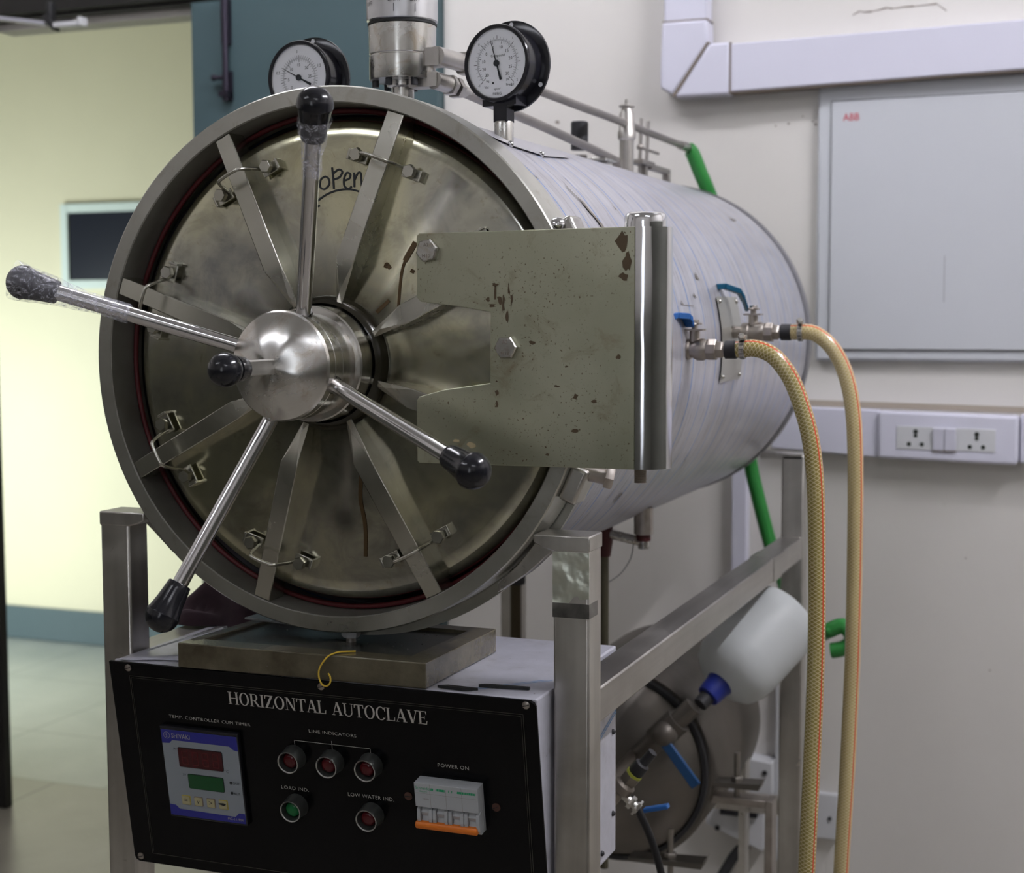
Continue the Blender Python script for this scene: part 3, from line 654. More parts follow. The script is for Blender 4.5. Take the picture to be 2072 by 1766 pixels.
# ---- drum
YR = 1.315
b = MB(); b.lathe([(0.2895, 0.070), (0.2895, 0.0905), (0.2905, 0.091), (0.2905, 0.125), (0.29, 0.1255), (0.29, YR)], (0, 0, CZ), YA, 160, 0, cap0=False, cap1=False, uv=True)
b.lathe([(0.29, YR), (0.10, YR+0.006), (0.0, YR+0.008)], (0, 0, CZ), YA, 96, 0, cap0=False, cap1=False, uv=True)
drum_mb = b
b = MB(); b.lathe([(0.2915, YR-0.022), (0.2925, YR-0.02), (0.2925, YR+0.012), (0.27, YR+0.014)], (0, 0, CZ), YA, 128, cap0=False, cap1=False)
b.build('rear_rim', [plain('dull_grey_rim', (0.24, 0.235, 0.25), 0.45, 0.5)], A)
b = MB(); b.lathe([(0.286, 0.050), (0.286, 0.072)], (0, 0, CZ), YA, 128, cap0=False, cap1=False); b.build('sealant_gap', [M['dark_gap']], A)
b = MB(); b.lathe([(0.286, 0.0595), (0.3035, 0.0595), (0.3035, 0.0665), (0.288, 0.0665)], (0, 0, CZ-0.0105), YA, 128, cap0=False, cap1=False)
b.build('body_flange', [M['ring']], A)
# torn sheet seam strips
b = drum_mb
for i in range(26):
    a0 = R(14+i*2.6); a1 = R(14+(i+0.8+random.random()*0.4)*2.6); rr_ = 0.2915; y0 = 0.0705+random.uniform(-.0008, .0018); y1 = y0+random.uniform(.0015, .0045)
    P = lambda a, y: (rr_*math.cos(a), y, CZ+rr_*math.sin(a))
    b.add([P(a0, y0), P(a1, y0), P(a1, y1), P(a0, y1)], [(0, 1, 2, 3)], 2)
# riveted strap on the drum shoulder, below the right gauge
b = MB(); rr_ = 0.2922
pl = [(R(62), 0.092), (R(62), 0.30), (R(55), 0.33), (R(50), 0.30), (R(55), 0.15)]
b.add([(rr_*math.cos(a), y, CZ+rr_*math.sin(a)) for a, y in ((R(66), .11), (R(60), .112), (R(56.5), .16), (R(55.5), .25), (R(60), .40), (R(66), .40))], [(0, 1, 2, 3, 4, 5)])
st = b.build('film_flap', [M['drum']], A, smooth=None)
for a, y in ((57.2, 0.155), (56.0, 0.243)):
    MB().ball((0.2925*math.cos(R(a)), y, CZ+0.2925*math.sin(R(a))), 0.0038, 12, 8).build('rivet', [M['chrome']], st)
# torn bits of film on the drum side
b = drum_mb; rr_ = 0.2912
def patch(pts): b.add([(rr_*math.cos(R(a)), y, CZ+rr_*math.sin(R(a))) for a, y in pts], [tuple(range(len(pts)))], 1)
patch([(44, .196), (41, .20), (38.5, .212), (36, .214), (33, .226), (29, .232), (30, .222), (34, .213), (36, .206), (39, .203), (41, .196), (43, .193)])
patch([(40, .33), (38.5, .336), (38, .331)]); patch([(22, .56), (19.5, .572), (20, .555)]); patch([(45, .10), (43.6, .109), (43.9, .101)])
patch([(14, .44), (12.5, .452), (12.8, .442)]); patch([(12.6, .44), (12.2, .50), (12.4, .50), (12.7, .44)]); patch([(-36, .34), (-39, .335), (-40, .342), (-37, .349)]); patch([(47, 1.05), (46, 1.10), (45, 1.08)])
patch([(-30, .60), (-32, .598), (-33, .604)]); patch([(16, .515), (14.4, .527), (14.8, .514)])
dr = b.build('drum_cladding', [M['drum'], plain('exposed_grey_brown', (0.20, 0.175, 0.15), 0.5, 0.3), M['dark_gap']], A, smooth=30)
# name plate on drum side
b = MB()
grid = [[(0.2925*math.cos(a), y, CZ+0.2925*math.sin(a)) for y in (0.632, 0.757)] for a in [R(-9+24*i/8) for i in range(9)]]
for i in range(8): b.add([grid[i][0], grid[i][1], grid[i+1][1], grid[i+1][0]], [(0, 1, 2, 3)])
npl = b.build('metal_plate', [plain('brushed_grey_plate', (0.44, 0.43, 0.39), 0.4, 0.7)], A, smooth=None, recalc=False)
for a in (-7.5, 13.6):
    for y in (0.642, 0.747): MB().ball((0.293*math.cos(R(a)), y, CZ+0.293*math.sin(R(a))), 0.0034, 10, 6).build('rivet', [M['fitting']], npl)

# ---- locking ring, gasket, door
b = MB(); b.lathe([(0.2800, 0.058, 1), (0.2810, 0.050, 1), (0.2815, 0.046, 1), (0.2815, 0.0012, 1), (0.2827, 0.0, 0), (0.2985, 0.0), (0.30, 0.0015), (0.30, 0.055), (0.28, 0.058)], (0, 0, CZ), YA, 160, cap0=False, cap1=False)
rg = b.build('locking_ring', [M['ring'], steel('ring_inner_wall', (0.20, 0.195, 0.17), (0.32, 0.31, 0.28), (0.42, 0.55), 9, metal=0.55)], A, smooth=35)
b = MB()
for a, hz in ((25.6, 1), (-24.0, 1)):
    a_ = R(a); c = V((0.309*math.cos(a_), 0.03, CZ+0.309*math.sin(a_))); rd = V((math.cos(a_), 0, math.sin(a_))); tg = V((-math.sin(a_), 0, math.cos(a_)))
    lg = MB(); lg.obox(c, rd, YA, tg, 0.010, 0.018, 0.020).build('hinge_lug', [M['frame']], A, bevel=0.004, bseg=3)
c = V((0.300, 0.03, 1.085))
b = MB(); d_ = V((1, 0.35, -0.25)).normalized(); b.cyl(c-d_*0.012, c+d_*0.012, 0.0085, seg=16); b.hexa(c+d_*0.012, d_, 0.0125, 0.009)
b.build('lug_bolt', [M['valve']], A)
b = MB(); c = V((0.266, 0.012, 1.3445)); b.ball(c, 0.0095, 16, 10, sc=(1, 1, 0.9)); b.build('dome_nut', [M['chrome']], A)
b = MB(); n = 120
b.tube([((0.2778)*math.cos(2*PI*i/n), 0.044, CZ+0.2778*math.sin(2*PI*i/n)) for i in range(n)], 0.0030, 10, closed=True); b.build('door_gasket', [M['gasket']], A)
DX = 0.009
PROF = [(0.2715, 0.060), (0.2715, 0.052), (0.2700, 0.049), (0.2675, 0.040), (0.2655, 0.030), (0.2620, 0.0235), (0.2550, 0.0200), (0.244, 0.0185), (0.225, 0.0175), (0.19, 0.0135), (0.15, 0.0095), (0.11, 0.007), (0.08, 0.006), (0.02, 0.006), (0.0, 0.006)]
def plate_y(r):
    for (r0, y0), (r1, y1) in zip(PROF[:-1], PROF[1:]):
        if r1 <= r <= r0: return y0+(y1-y0)*(r0-r)/(r0-r1+1e-9)
    return 0.006
# handwriting on the door
def ribbon(mb, pts, wd=0.0020, mi=0):
    pp = []
    for i in range(len(pts)-1):
        p0 = pts[max(i-1, 0)]; p1 = pts[i]; p2 = pts[i+1]; p3 = pts[min(i+2, len(pts)-1)]
        for k in range(5):
            t_ = k/5; pp.append(tuple(0.5*((2*p1[c])+(-p0[c]+p2[c])*t_+(2*p0[c]-5*p1[c]+4*p2[c]-p3[c])*t_*t_+(-p0[c]+3*p1[c]-3*p2[c]+p3[c])*t_**3) for c in (0, 1)))
    pp.append(pts[-1])
    vs = []
    for i, p in enumerate(pp):
        a = pp[max(i-1, 0)]; c = pp[min(i+1, len(pp)-1)]; dx, dz = c[0]-a[0], c[1]-a[1]; L = math.hypot(dx, dz) or 1; nx, nz = -dz/L, dx/L
        for sg in (1, -1):
            x = p[0]+nx*wd*sg*0.5; z = p[1]+nz*wd*sg*0.5; vs.append((x, plate_y(math.hypot(x-DX, z-CZ))-0.0007, z))
    mb.add(vs, [(2*i, 2*i+1, 2*i+3, 2*i+2) for i in range(len(pp)-1)], mi)
# rust runs
b = MB(); b.lathe(PROF, (DX, 0, CZ), YA, 160, cap0=False, cap1=False)
ribbon(b, [(0.098, 1.322), (0.094, 1.312), (0.090, 1.300), (0.088, 1.285), (0.0865, 1.268), (0.085, 1.250)], 0.0030, 1)
ribbon(b, [(0.105, 1.330), (0.098, 1.318), (0.093, 1.310)], 0.006, 1); ribbon(b, [(0.076, 1.302), (0.072, 1.307), (0.070, 1.303)], .004, 1)
ribbon(b, [(0.060, 1.255), (0.068, 1.262), (0.075, 1.268)], .004, 1); ribbon(b, [(.10, 1.30), (.104, 1.298)], .004, 1)
ribbon(b, [(0.036, 1.11), (0.038, 1.08), (0.036, 1.05), (0.040, 1.02), (0.038, 0.985)], 0.0045, 1)
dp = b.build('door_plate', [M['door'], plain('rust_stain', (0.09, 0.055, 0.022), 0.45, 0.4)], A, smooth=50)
b = MB()
W = lambda u, v: (-0.0125+u*0.0555, 1.3865+v*0.0285)
ribbon(b, [W(.14, .62), (W(.03, .5)), W(.02, .22), W(.12, .12), W(.22, .3), W(.2, .52), W(.14, .6)])
ribbon(b, [W(.27, .95), W(.30, .6), W(.33, .12)]); ribbon(b, [W(.29, .70), W(.42, .86), W(.50, .76), W(.44, .56), W(.31, .48)])
ribbon(b, [W(.55, .42), W(.66, .50), W(.68, .66), W(.60, .72), W(.545, .5), W(.56, .22), W(.66, .10), W(.72, .2)])
ribbon(b, [W(.76, .72), W(.775, .4), W(.78, .16)]); ribbon(b, [W(.78, .45), W(.84, .68), W(.90, .70), W(.925, .4), W(.945, .15), W(.985, .12), W(1.0, .22)])
ribbon(b, [(-0.014, 1.3775), (-0.002, 1.3845), (0.012, 1.3885), (0.028, 1.3885), (0.0435, 1.3835)]); ribbon(b, [(-0.0165, 1.3705), (-0.011, 1.3722)])
b.build('handwriting', [M['ink']], dp, smooth=None, recalc=False)

# ---- locking bars (eight) with wire guides
def guide(par, a):
    rd = V((math.cos(a), 0, math.sin(a))); tg = V((-math.sin(a), 0, math.cos(a))); r0 = 0.226; O = V((0, 0, CZ))
    yb = plate_y(r0)
    P = lambda t_, y, r=r0: O+rd*r+tg*t_+V((0, y, 0))
    b = MB(); b.tube([P(-0.027, yb), P(-0.0235, 0.003, r0+.002), P(-0.016, -0.0205, r0+.004), P(-0.008, -0.0245, r0+.005), P(0.008, -0.0245, r0+.005), P(0.016, -0.0205, r0+.004), P(0.0235, 0.003, r0+.002), P(0.027, yb)], 0.0021, 10, smooth=2)
    b.build('wire_guide', [M['bar']], par)
    for sg in (1, -1):
        b = MB(); b.obox(P(sg*0.034, yb-0.006, r0-.002), tg, YA, rd, 0.012, 0.0012, 0.006); b.obox(P(sg*0.0445, yb-0.003, r0-.002), tg, YA, rd, 0.0015, 0.007, 0.006)
        b.build('guide_tab', [M['bar']], par, bevel=0.0006)
        b = MB(); b.cyl(P(sg*0.033, yb-0.006, r0), P(sg*0.033, yb-0.015, r0), 0.0045, seg=14); b.hexa(P(sg*0.033, yb-0.011, r0), (0, -1, 0), 0.0078, 0.0065, ph=a)
        b.build('guide_bolt', [M['bar']], par)
ANG = [117, 72, 27, -18, -63, -108, -153, -198]
for a in ANG:
    a_ = R(a); rd = V((math.cos(a_), 0, math.sin(a_))); tg = V((-math.sin(a_), 0, math.cos(a_))); O = V((0, 0, CZ))
    secs = [(0.2812, 0.0104, 0.002, 0.034), (0.205, 0.0107, -0.009, 0.020), (0.118, 0.0110, -0.0215, 0.009)]
    b = MB(); vs = []
    for (r, hw, yf, yb) in secs:
        for (t_, y) in ((-hw, yf), (hw, yf), (hw, yb), (-hw, yb)): vs.append(O+rd*r+tg*t_+V((0, y, 0)))
    vs.append(O+rd*0.118+tg*0+V((0, -0.0205, 0)))
    # pointed inner end
    tip = [O+rd*0.066+tg*-0.0035+V((0, -0.006, 0)), O+rd*0.066+tg*0.0035+V((0, -0.006, 0)), O+rd*0.066+tg*0.0035+V((0, 0.006, 0)), O+rd*0.066+tg*-0.0035+V((0, 0.006, 0))]
    ridge = O+rd*0.082+V((0, -0.014, 0))
    n0 = len(vs); vs += tip; vs.append(ridge)
    fs = []
    for k in range(2):
        for i in range(4):
            j = (i+1) % 4; fs.append((k*4+i, k*4+j, (k+1)*4+j, (k+1)*4+i))
    T0, T1, T2, T3, RG = n0, n0+1, n0+2, n0+3, n0+4
    fs += [(8, 9, RG), (8, RG, T0), (9, T1, RG), (RG, T1, T0), (9, 10, T2, T1), (11, 8, T0, T3), (10, 11, T3, T2), (T0, T1, T2, T3), (0, 3, 2, 1)]
    b.add(vs, fs)
    o = b.build('locking_bar', [M['bar']], A, smooth=20, bevel=0.0012)
    if a in (117, 72, 27, -63, -108, -153, -198): guide(o, a_)

# ---- hub and handles
AX = V((0, -1, 0))
b = MB()
b.lathe([(0.0745, -0.010), (0.0735, 0.001), (0.069, 0.008), (0.0655, 0.010)], (0, 0, CZ), AX, 72, 1, cap0=False, cap1=False)
b.lathe([(0.0655, 0.004), (0.0628, 0.010), (0.0625, 0.034), (0.0610, 0.0355), (0.0550, 0.036), (0.0550, 0.066)], (0, 0, CZ), AX, 96, 0, cap0=False, cap1=False)
b.lathe([(0.0550, 0.066), (0.0572, 0.067), (0.0577, 0.070), (0.0577, 0.0845), (0.0570, 0.0850), (0.0570, 0.0857), (0.0577, 0.0862), (0.0577, 0.0975), (0.0560, 0.100)], (0, 0, CZ), AX, 96, 0, cap0=False, cap1=False)
# shallow domed front with faint radial ridges
nseg = 100; nr = 9; fv = [V((0, -0.1205, CZ))]
for k in range(1, nr+1):
    q = k/nr
    for i in range(nseg):
        th = 2*PI*i/nseg; ridge = 0.0014*(abs(math.cos((th-R(54))*2.5))**3)*math.sin(PI*q)
        fv.append(V((0.056*q*math.cos(th), -0.100-0.0205*(1-q*q)-ridge, CZ+0.056*q*math.sin(th))))
fs = [(0, 1+i, 1+(i+1) % nseg) for i in range(nseg)]
for k in range(nr-1):
    for i in range(nseg): fs.append((1+k*nseg+i, 1+(k+1)*nseg+i, 1+(k+1)*nseg+(i+1) % nseg, 1+k*nseg+(i+1) % nseg))
b.add(fv, fs, 0)
hub = b.build('handwheel_hub', [M['hub'], M['grease']], A, smooth=32)
def knob(par, c0, d, mat='black', scale=1.0):
    k = scale; b = MB()
    prof = [(0.0115, 0), (0.0122, 0.001), (0.0128, 0.006), (0.0145, 0.020), (0.0168, 0.032), (0.0180, 0.0345), (0.0183, 0.0355), (0.0180, 0.0365)]
    for i in range(1, 9):
        t_ = PI/2*i/8; prof.append((0.0180*math.cos(t_)+1e-5, 0.0365+0.0175*math.sin(t_)))
    b.lathe([(r*k, t_*k) for r, t_ in prof], c0, d, 40); return b.build('grip_knob', [M[mat]], par, smooth=35)
def wrap(par, p0, d, L, r0, r1, seedv):
    rnd = random.Random(seedv); b = MB(); prof = []; n = 16
    x, y, z = frame_from(d)
    vs = []; seg = 28
    for k in range(n+1):
        t_ = k/n; rr = r0+(r1-r0)*max(0, (t_-0.35)/0.65)
        for i in range(seg):
            a = 2*PI*i/seg; q = rr*(1+0.045*math.sin(3*a+k*0.9)+0.05*rnd.uniform(-1, 1)); vs.append(V(p0)+z*(L*t_)+(x*math.cos(a)+y*math.sin(a))*q)
    fs = [(k*seg+i, k*seg+(i+1) % seg, (k+1)*seg+(i+1) % seg, (k+1)*seg+i) for k in range(n) for i in range(seg)]
    b.add(vs, fs); return b.build('plastic_wrap', [M['film']], par, smooth=30)
for a in (70, 161, 250, 340):
    a_ = R(a); rd = V((math.cos(a_), 0, math.sin(a_)))
    p0 = V((0, -0.0795, CZ))+rd*0.050; pt = V((0, -0.185, CZ))+rd*0.268; d = (pt-p0).normalized(); Ltot = (pt-p0).length
    kb = pt-d*0.036
    b = MB(); b.cyl(p0, kb+d*0.012, 0.0082, 0.0082, 32); h = b.build('handle', [M['handle']], A)
    MB().lathe([(0.0092, 0.0), (0.0098, 0.0015), (0.0094, 0.003)], p0+d*0.0065, d, 24, cap0=False, cap1=False).build('root_ring', [M['grease']], h)
    knob(h, kb, d, 'black')
    if a == 161: wrap(h, pt-d*0.112, d, 0.124, 0.0103, 0.0205, 3)
    if a == 70: wrap(h, pt-d*0.075, d, 0.062, 0.0098, 0.0172, 5)
b = MB(); b.box(-0.0055, 0.0055, -0.185, -0.106, CZ-0.0078, CZ+0.0078); h = b.build('centre_handle', [M['frame']], A, bevel=0.0012)
b = MB(); prof = [(0.011, 0), (0.0118, 0.001), (0.0135, 0.014), (0.0140, 0.019)]
b.lathe(prof, (0, -0.173, CZ), AX, 36); b.ball((0, -0.2050, CZ), 0.0172, 36, 20); b.build('grip_knob', [M['black']], h, smooth=35)

# ---- hinge plate
HY = -0.030
pl = [(0.1275, 1.3372), (0.362, 1.3388), (0.362, 1.0978), (0.126, 1.0968), (0.1235, 1.0990), (0.1232, 1.162), (0.1262, 1.1668), (0.155, 1.1745), (0.2066, 1.1822), (0.2078, 1.2552), (0.168, 1.2615), (0.1290, 1.2660), (0.1245, 1.2705), (0.1248, 1.3345)]
b = MB(); b.prism(pl, (0, HY, 0), XA, ZA, (0, 0.005, 0))
pl_mb = b
# chips on plate
b = pl_mb; rnd = random.Random(4)
for (x, z, r) in ((.186, 1.1175, .0035), (.169, 1.1215, .0022)):
    pp = [(x+r*1.8*rnd.uniform(.6, 1.2)*math.cos(t_*PI/5), z+r*rnd.uniform(.5, 1.1)*math.sin(t_*PI/5)) for t_ in range(10)]
    b.add([(p[0], HY-0.0005, p[1]) for p in pp], [tuple(range(10))], 1)
for (x, z, w_, h_) in ((.213, 1.275, .0015, .012), (.218, 1.268, .003, .005), (.222, 1.262, .0015, .010), (.209, 1.262, .004, .0025), (.228, 1.278, .0015, .007), (.213, 1.283, .003, .002), (.231, 1.268, .001, .008), (.226, 1.25, .0013, .008), (.205, 1.268, .002, .003), (.253, 1.224, .0045, .002), (.350, 1.325, .006, .010), (.354, 1.305, .004, .014), (.352, 1.29, .005, .004), (.2145, 1.172, .002, .003), (.2145, 1.16, .002, .004), (.2145, 1.184, .001, .001), (.32, 1.165, .003, .002), (.3, 1.17, .003, .003), (.345, 1.21, .002, .003), (.30, 1.135, .004, .002), (.27, 1.11, .002, .002), (.28, 1.18, .003, .0012), (.29, 1.20, .002, .0012)):
    pp = [(x+w_*rnd.uniform(.4, 1.5)*math.cos(t_*PI/5), z+h_*rnd.uniform(.5, 1.2)*math.sin(t_*PI/5)) for t_ in range(10)]
    b.add([(p[0], HY-0.0004, p[1]) for p in pp], [tuple(range(10))], 2)
hp = b.build('hinge_plate', [M['plate'], plain('cream_chip', (0.45, 0.37, 0.22), 0.7), plain('dark_rust', (0.12, 0.085, 0.05), 0.5, 0.4)], A, smooth=None, bevel=0.0008, recalc=True)
b = MB(); cx, cy, ro = 0.3660, -0.0035, 0.0265; n = 30; outer = []; inner = []
for i in range(n+1):
    th = R(-98)+R(250)*i/n; outer.append((cx+ro*math.cos(th), cy+ro*math.sin(th))); inner.append((cx+(ro-0.0045)*math.cos(th), cy+(ro-0.0045)*math.sin(th)))
vs = []; 
for z in (1.0978, 1.3388):
    for p in outer: vs.append((p[0], p[1], z))
    for p in inner: vs.append((p[0], p[1], z))
m_ = n+1; fs = []
for i in range(n):
    fs += [(i, i+1, 2*m_+i+1, 2*m_+i), (m_+i, 2*m_+m_+i, 2*m_+m_+i+1, m_+i+1), (i, m_+i, m_+i+1, i+1), (2*m_+i, 2*m_+i+1, 3*m_+i+1, 3*m_+i)]
fs += [(0, 2*m_, 3*m_, m_), (n, m_+n, 3*m_+n, 2*m_+n)]
b.add(vs, fs); b.build('rolled_edge', [M['chrome']], hp, smooth=40)
for (x, z, ph) in ((0.139, 1.319, 0.2), (0.2264, 1.2189, 0.05)):
    b = MB(); b.hexa((x, HY, z), AX, 0.0125, 0.0075, ph=ph); b.lathe([(0.0100, 0.0072), (0.0100, 0.0078)], (x, HY, z), AX, 24)
    bo = b.build('plate_bolt', [M['fitting']], hp)
    MB().text('A2', (x, HY-0.00795, z+0.004), XA, ZA, 0.0052, align='CENTER').text('M10', (x, HY-0.00795, z-0.0075), XA, ZA, 0.0052, align='CENTER').build('bolt_stamp', [M['joint']], bo, smooth=None)
b = MB(); b.lathe([(0.0215, -0.235), (0.0215, 0.004), (0.0215, 0.010), (0.0200, 0.0135), (0.016, 0.0155), (0.0, 0.016)], (0.3650, -0.0035, 1.3388), ZA, 40); pin = b.build('hinge_pin', [M['chrome']], A, smooth=35)
b = MB(); prof = []
for i in range(15): prof += [(0.0058, i*0.0011), (0.0066, i*0.0011+0.00055)]
b.lathe(prof, (0.3605, -0.0035, 1.0980), (0, 0, -1), 20); b.build('threaded_end', [M['valve']], pin, smooth=20)

# ---- gauges
def gauge(cx, cy, cz, rot, kind):
    ca, sa = math.cos(R(rot)), math.sin(R(rot))
    nrm = V((math.sin(R(rot)), -math.cos(R(rot)), 0)).normalized()      # towards the viewer
    ax = V((math.cos(R(rot)), math.sin(R(rot)), 0)); ay = V((0, 0, 1)); C0 = V((cx, cy, cz)); bk = -nrm
    seg = 64; b = MB()
    b.lathe([(0.039, 0.0015), (0.0400, -0.0010), (0.0435, -0.0012), (0.0445, 0.0008), (0.0445, 0.004), (0.0430, 0.006), (0.0430, 0.0300), (0.0505, 0.0308), (0.0525, 0.0315), (0.0525, 0.0345), (0.0, 0.0345)], C0, bk, seg, cap0=False, cap1=False)
    # stem housing
    b.obox(C0+bk*0.016-ZA*0.052, ax, bk, ZA, 0.0092, 0.008, 0.014)
    b.obox(C0+bk*0.018-ZA*0.041, ax, bk, ZA, 0.023, 0.012, 0.0065)
    g = b.build('pressure_gauge', [M['black']], A, smooth=35)
    # fixing holes seen in the back flange
    for ha in (88, -30, 210):
        hp_ = C0+(ax*math.cos(R(ha))+ay*math.sin(R(ha)))*0.0477
        MB().lathe([(0.0027, 0.0300), (0.0027, 0.0303)], hp_, bk, 14).build('fixing_hole', [M['dial']], g)
    F = C0+bk*0.0022
    b = MB(); b.lathe([(0.0395, 0.0), (0.0395, 0.001)], F, bk, seg, 0)
    f2 = F+nrm*0.0003
    def tick(a, r0, r1, wd, mi=1):
        a = R(a); d = ax*math.cos(a)+ay*math.sin(a); t_ = ax*-math.sin(a)+ay*math.cos(a)
        b.add([f2+d*r0+t_*wd/2, f2+d*r1+t_*wd/2, f2+d*r1-t_*wd/2, f2+d*r0-t_*wd/2], [(0, 1, 2, 3)], mi)
    def arc(a0, a1, r, wd=0.00025):
        n_ = 60
        for i in range(n_): 
            t0 = R(a0+(a1-a0)*i/n_); t1 = R(a0+(a1-a0)*(i+1)/n_)
            b.add([f2+(ax*math.cos(t0)+ay*math.sin(t0))*r, f2+(ax*math.cos(t1)+ay*math.sin(t1))*r, f2+(ax*math.cos(t1)+ay*math.sin(t1))*(r+wd), f2+(ax*math.cos(t0)+ay*math.sin(t0))*(r+wd)], [(0, 1, 2, 3)], 1)
    def label(s_, a, r, size):
        a = R(a); p = f2+(ax*math.cos(a)+ay*math.sin(a))*r; b.text(s_, p-ay*size*0.35, ax, ay, size, 1, 'CENTER')
    def word(s_, u, v, size): b.text(s_, f2+ax*u+ay*v, ax, ay, size, 1, 'CENTER')
    if kind == 'compound':
        arc(225, -45, 0.0262); arc(225, -45, 0.0272, 0.0002)
        for i in range(31): tick(225-270*i/30, 0.0275, 0.0300 if i % 5 else 0.0318, 0.0003 if i % 5 else 0.0006)
        for i in range(46): tick(225-270*i/45, 0.0240 if i % 5 else 0.0225, 0.0260, 0.00025 if i % 5 else 0.0006)
        for s_, a in (('30', 222), ('20', 197), ('10', 170), ('0', 141), ('5', 106), ('10', 74), ('15', 45), ('20', 14), ('25', -15), ('30', -42)): label(s_, a, 0.0188, 0.0052)
        for s_, a in (('0', 137), ('1', 52), ('2', -37), ('2.1', -50), ('-1', 224)): label(s_, a, 0.0342 if s_ != '2.1' else 0.033, 0.0042)
        word('Compound', 0.001, 0.0075, 0.0042); word('Vac', -0.0145, -0.0275, 0.004); word('Press', 0.0165, -0.0265, 0.004); word('psi', 0.0145, -0.0200, 0.0038)
        word('Hg', -0.013, -0.0205, 0.0036); word('kg/cm²', 0, -0.030, 0.0034); word('FIEBIG', 0, -0.0360, 0.0044)
        na = 107
    else:
        arc(225, -45, 0.0222); arc(225, -45, 0.0232, 0.0002)
        for i in range(41): tick(225-270*i/40, 0.0235, 0.0268, 0.0003 if i % 5 else 0.0006)
        for i in range(31): tick(225-270*i/30, 0.0200 if i % 5 else 0.0185, 0.0220, 0.00025 if i % 5 else 0.0006)
        for s_, a in (('0', 225), ('5', 185), ('10', 137), ('15', 92), ('20', 47), ('25', 3)): label(s_, a, 0.0155, 0.0052)
        for s_, a in (('0.5', 166), ('1', 95), ('1.5', 24)): label(s_, a, 0.0315, 0.0050)
        na = 152
    b.lathe([(0.0012, 0.0), (0.0012, 0.0003)], F+nrm*0.0004-ay*0.022-ax*0.0055, nrm, 10, 1)
    b.build('dial_face', [M['dial'], M['ink']], g, smooth=None)
    d = ax*math.cos(R(na))+ay*math.sin(R(na)); t_ = ax*-math.sin(R(na))+ay*math.cos(R(na)); n0 = F+nrm*0.0016
    b = MB(); b.prism([(-0.020, -0.0012), (-0.019, -0.0016), (-0.004, -0.0008), (0.004, -0.0007), (0.0275, -0.00015), (0.0275, 0.00015), (0.004, 0.0007), (-0.004, 0.0008), (-0.019, 0.0016), (-0.020, 0.0012)], n0, d, t_, nrm*0.0004)
    b.lathe([(0.0037, 0), (0.0037, 0.0014), (0.0030, 0.0018)], n0-nrm*0.0004, nrm, 20)
    b.build('needle', [M['ink']], g, smooth=None)
    b = MB(); b.lathe([(0.0395, 0.0005), (0.0388, 0.0012), (0.0388, 0.0020), (0.0395, 0.0020)], C0, bk, seg, cap0=False, cap1=False); b.build('inner_bezel', [M['gauge_silver']], g)
    # steel socket
    zt = cz-0.065; xb, yb_ = (C0+bk*0.016).x, (C0+bk*0.016).y; zb = CZ+math.sqrt(max(0, 0.29**2-xb**2))
    b = MB(); b.lathe([(0.0085, zb-0.01-zt), (0.0085, zt-0.0-0.031-zt), (0.0112, -0.0285), (0.0112, -0.0015), (0.0105, 0)], (xb, yb_, zt), ZA, 28)
    b.build('gauge_socket', [M['fitting']], g, smooth=35)
    return g
gauge(0.1349, 0.170, 1.5405, -11, 'compound')
gauge(-0.1235, 0.170, 1.5390, -5, 'psi')

# ---- selector valve on the crown
vx, vy = 0.002, 0.20
b = MB()
b.lathe([(0.0135, -0.055), (0.0135, -0.008), (0.019, -0.006), (0.019, 0.0), (0.0395, 0.0005), (0.0400, 0.002), (0.0400, 0.028), (0.0392, 0.029), (0.0392, 0.0300), (0.0400, 0.031), (0.0405, 0.064), (0.0385, 0.065)], (vx, vy, 1.531), ZA, 56, 0, cap1=False)
sv = b.build('selector_valve', [M['fitting']], A, smooth=35)
MB().lathe([(0.0395, 0), (0.0415, 0.0008), (0.0415, 0.0030), (0.0395, 0.0045)], (vx, vy, 1.5952), ZA, 56, cap0=False, cap1=False).build('seal_ring', [M['dark_gap']], sv)
MB().lathe([(0.0402, 0), (0.0425, 0.002), (0.0430, 0.09), (0.041, 0.098), (0.012, 0.10), (0.012, 0.13)], (vx, vy, 1.599), ZA, 56, 0).build('selector_cap', [plain('brushed_aluminium', (0.62, 0.62, 0.64), 0.28, 1.0)], sv, smooth=35)
for a in (-150, -95, -40, 20, 90, 150):
    MB().cyl((vx+0.0325*math.cos(R(a)), vy+0.0325*math.sin(R(a)), 1.5235), (vx+0.0325*math.cos(R(a)), vy+0.0325*math.sin(R(a)), 1.5312), 0.0042, seg=12).build('cap_screw', [M['rubber']], sv)
# writing wrapped on the valve cap
b = MB()
def wraptext(s_, ang0, z, size):
    vs, fs = text_geo(s_, 1.05, 'CENTER'); out = []
    for p in vs:
        a = R(ang0)+p[0]*size/0.0431; out.append((vx+0.0434*math.cos(a), vy+0.0434*math.sin(a), z+p[1]*size))
    b.add(out, fs)
for s_, a, z in (('FAST', -78, 1.6245), ('EXH.', -78, 1.6180), ('VACUUM', -44, 1.6245), ('DRY', -44, 1.6180), ('UP', -124, 1.6225), ('OFF', -128, 1.6160)): wraptext(s_, a, z, 0.0068)
for a in (-78, -44):
    x_, y_ = math.cos(R(a)), math.sin(R(a)); tx, ty = -y_*0.0003, x_*0.0003
    b.add([(vx+x_*0.0434-tx, vy+y_*0.0434-ty, 1.606), (vx+x_*0.0434+tx, vy+y_*0.0434+ty, 1.606), (vx+x_*0.0434+tx, vy+y_*0.0434+ty, 1.6155), (vx+x_*0.0434-tx, vy+y_*0.0434-ty, 1.6155)], [(0, 1, 2, 3)])
b.build('valve_lettering', [M['ink']], sv, smooth=None, recalc=False)
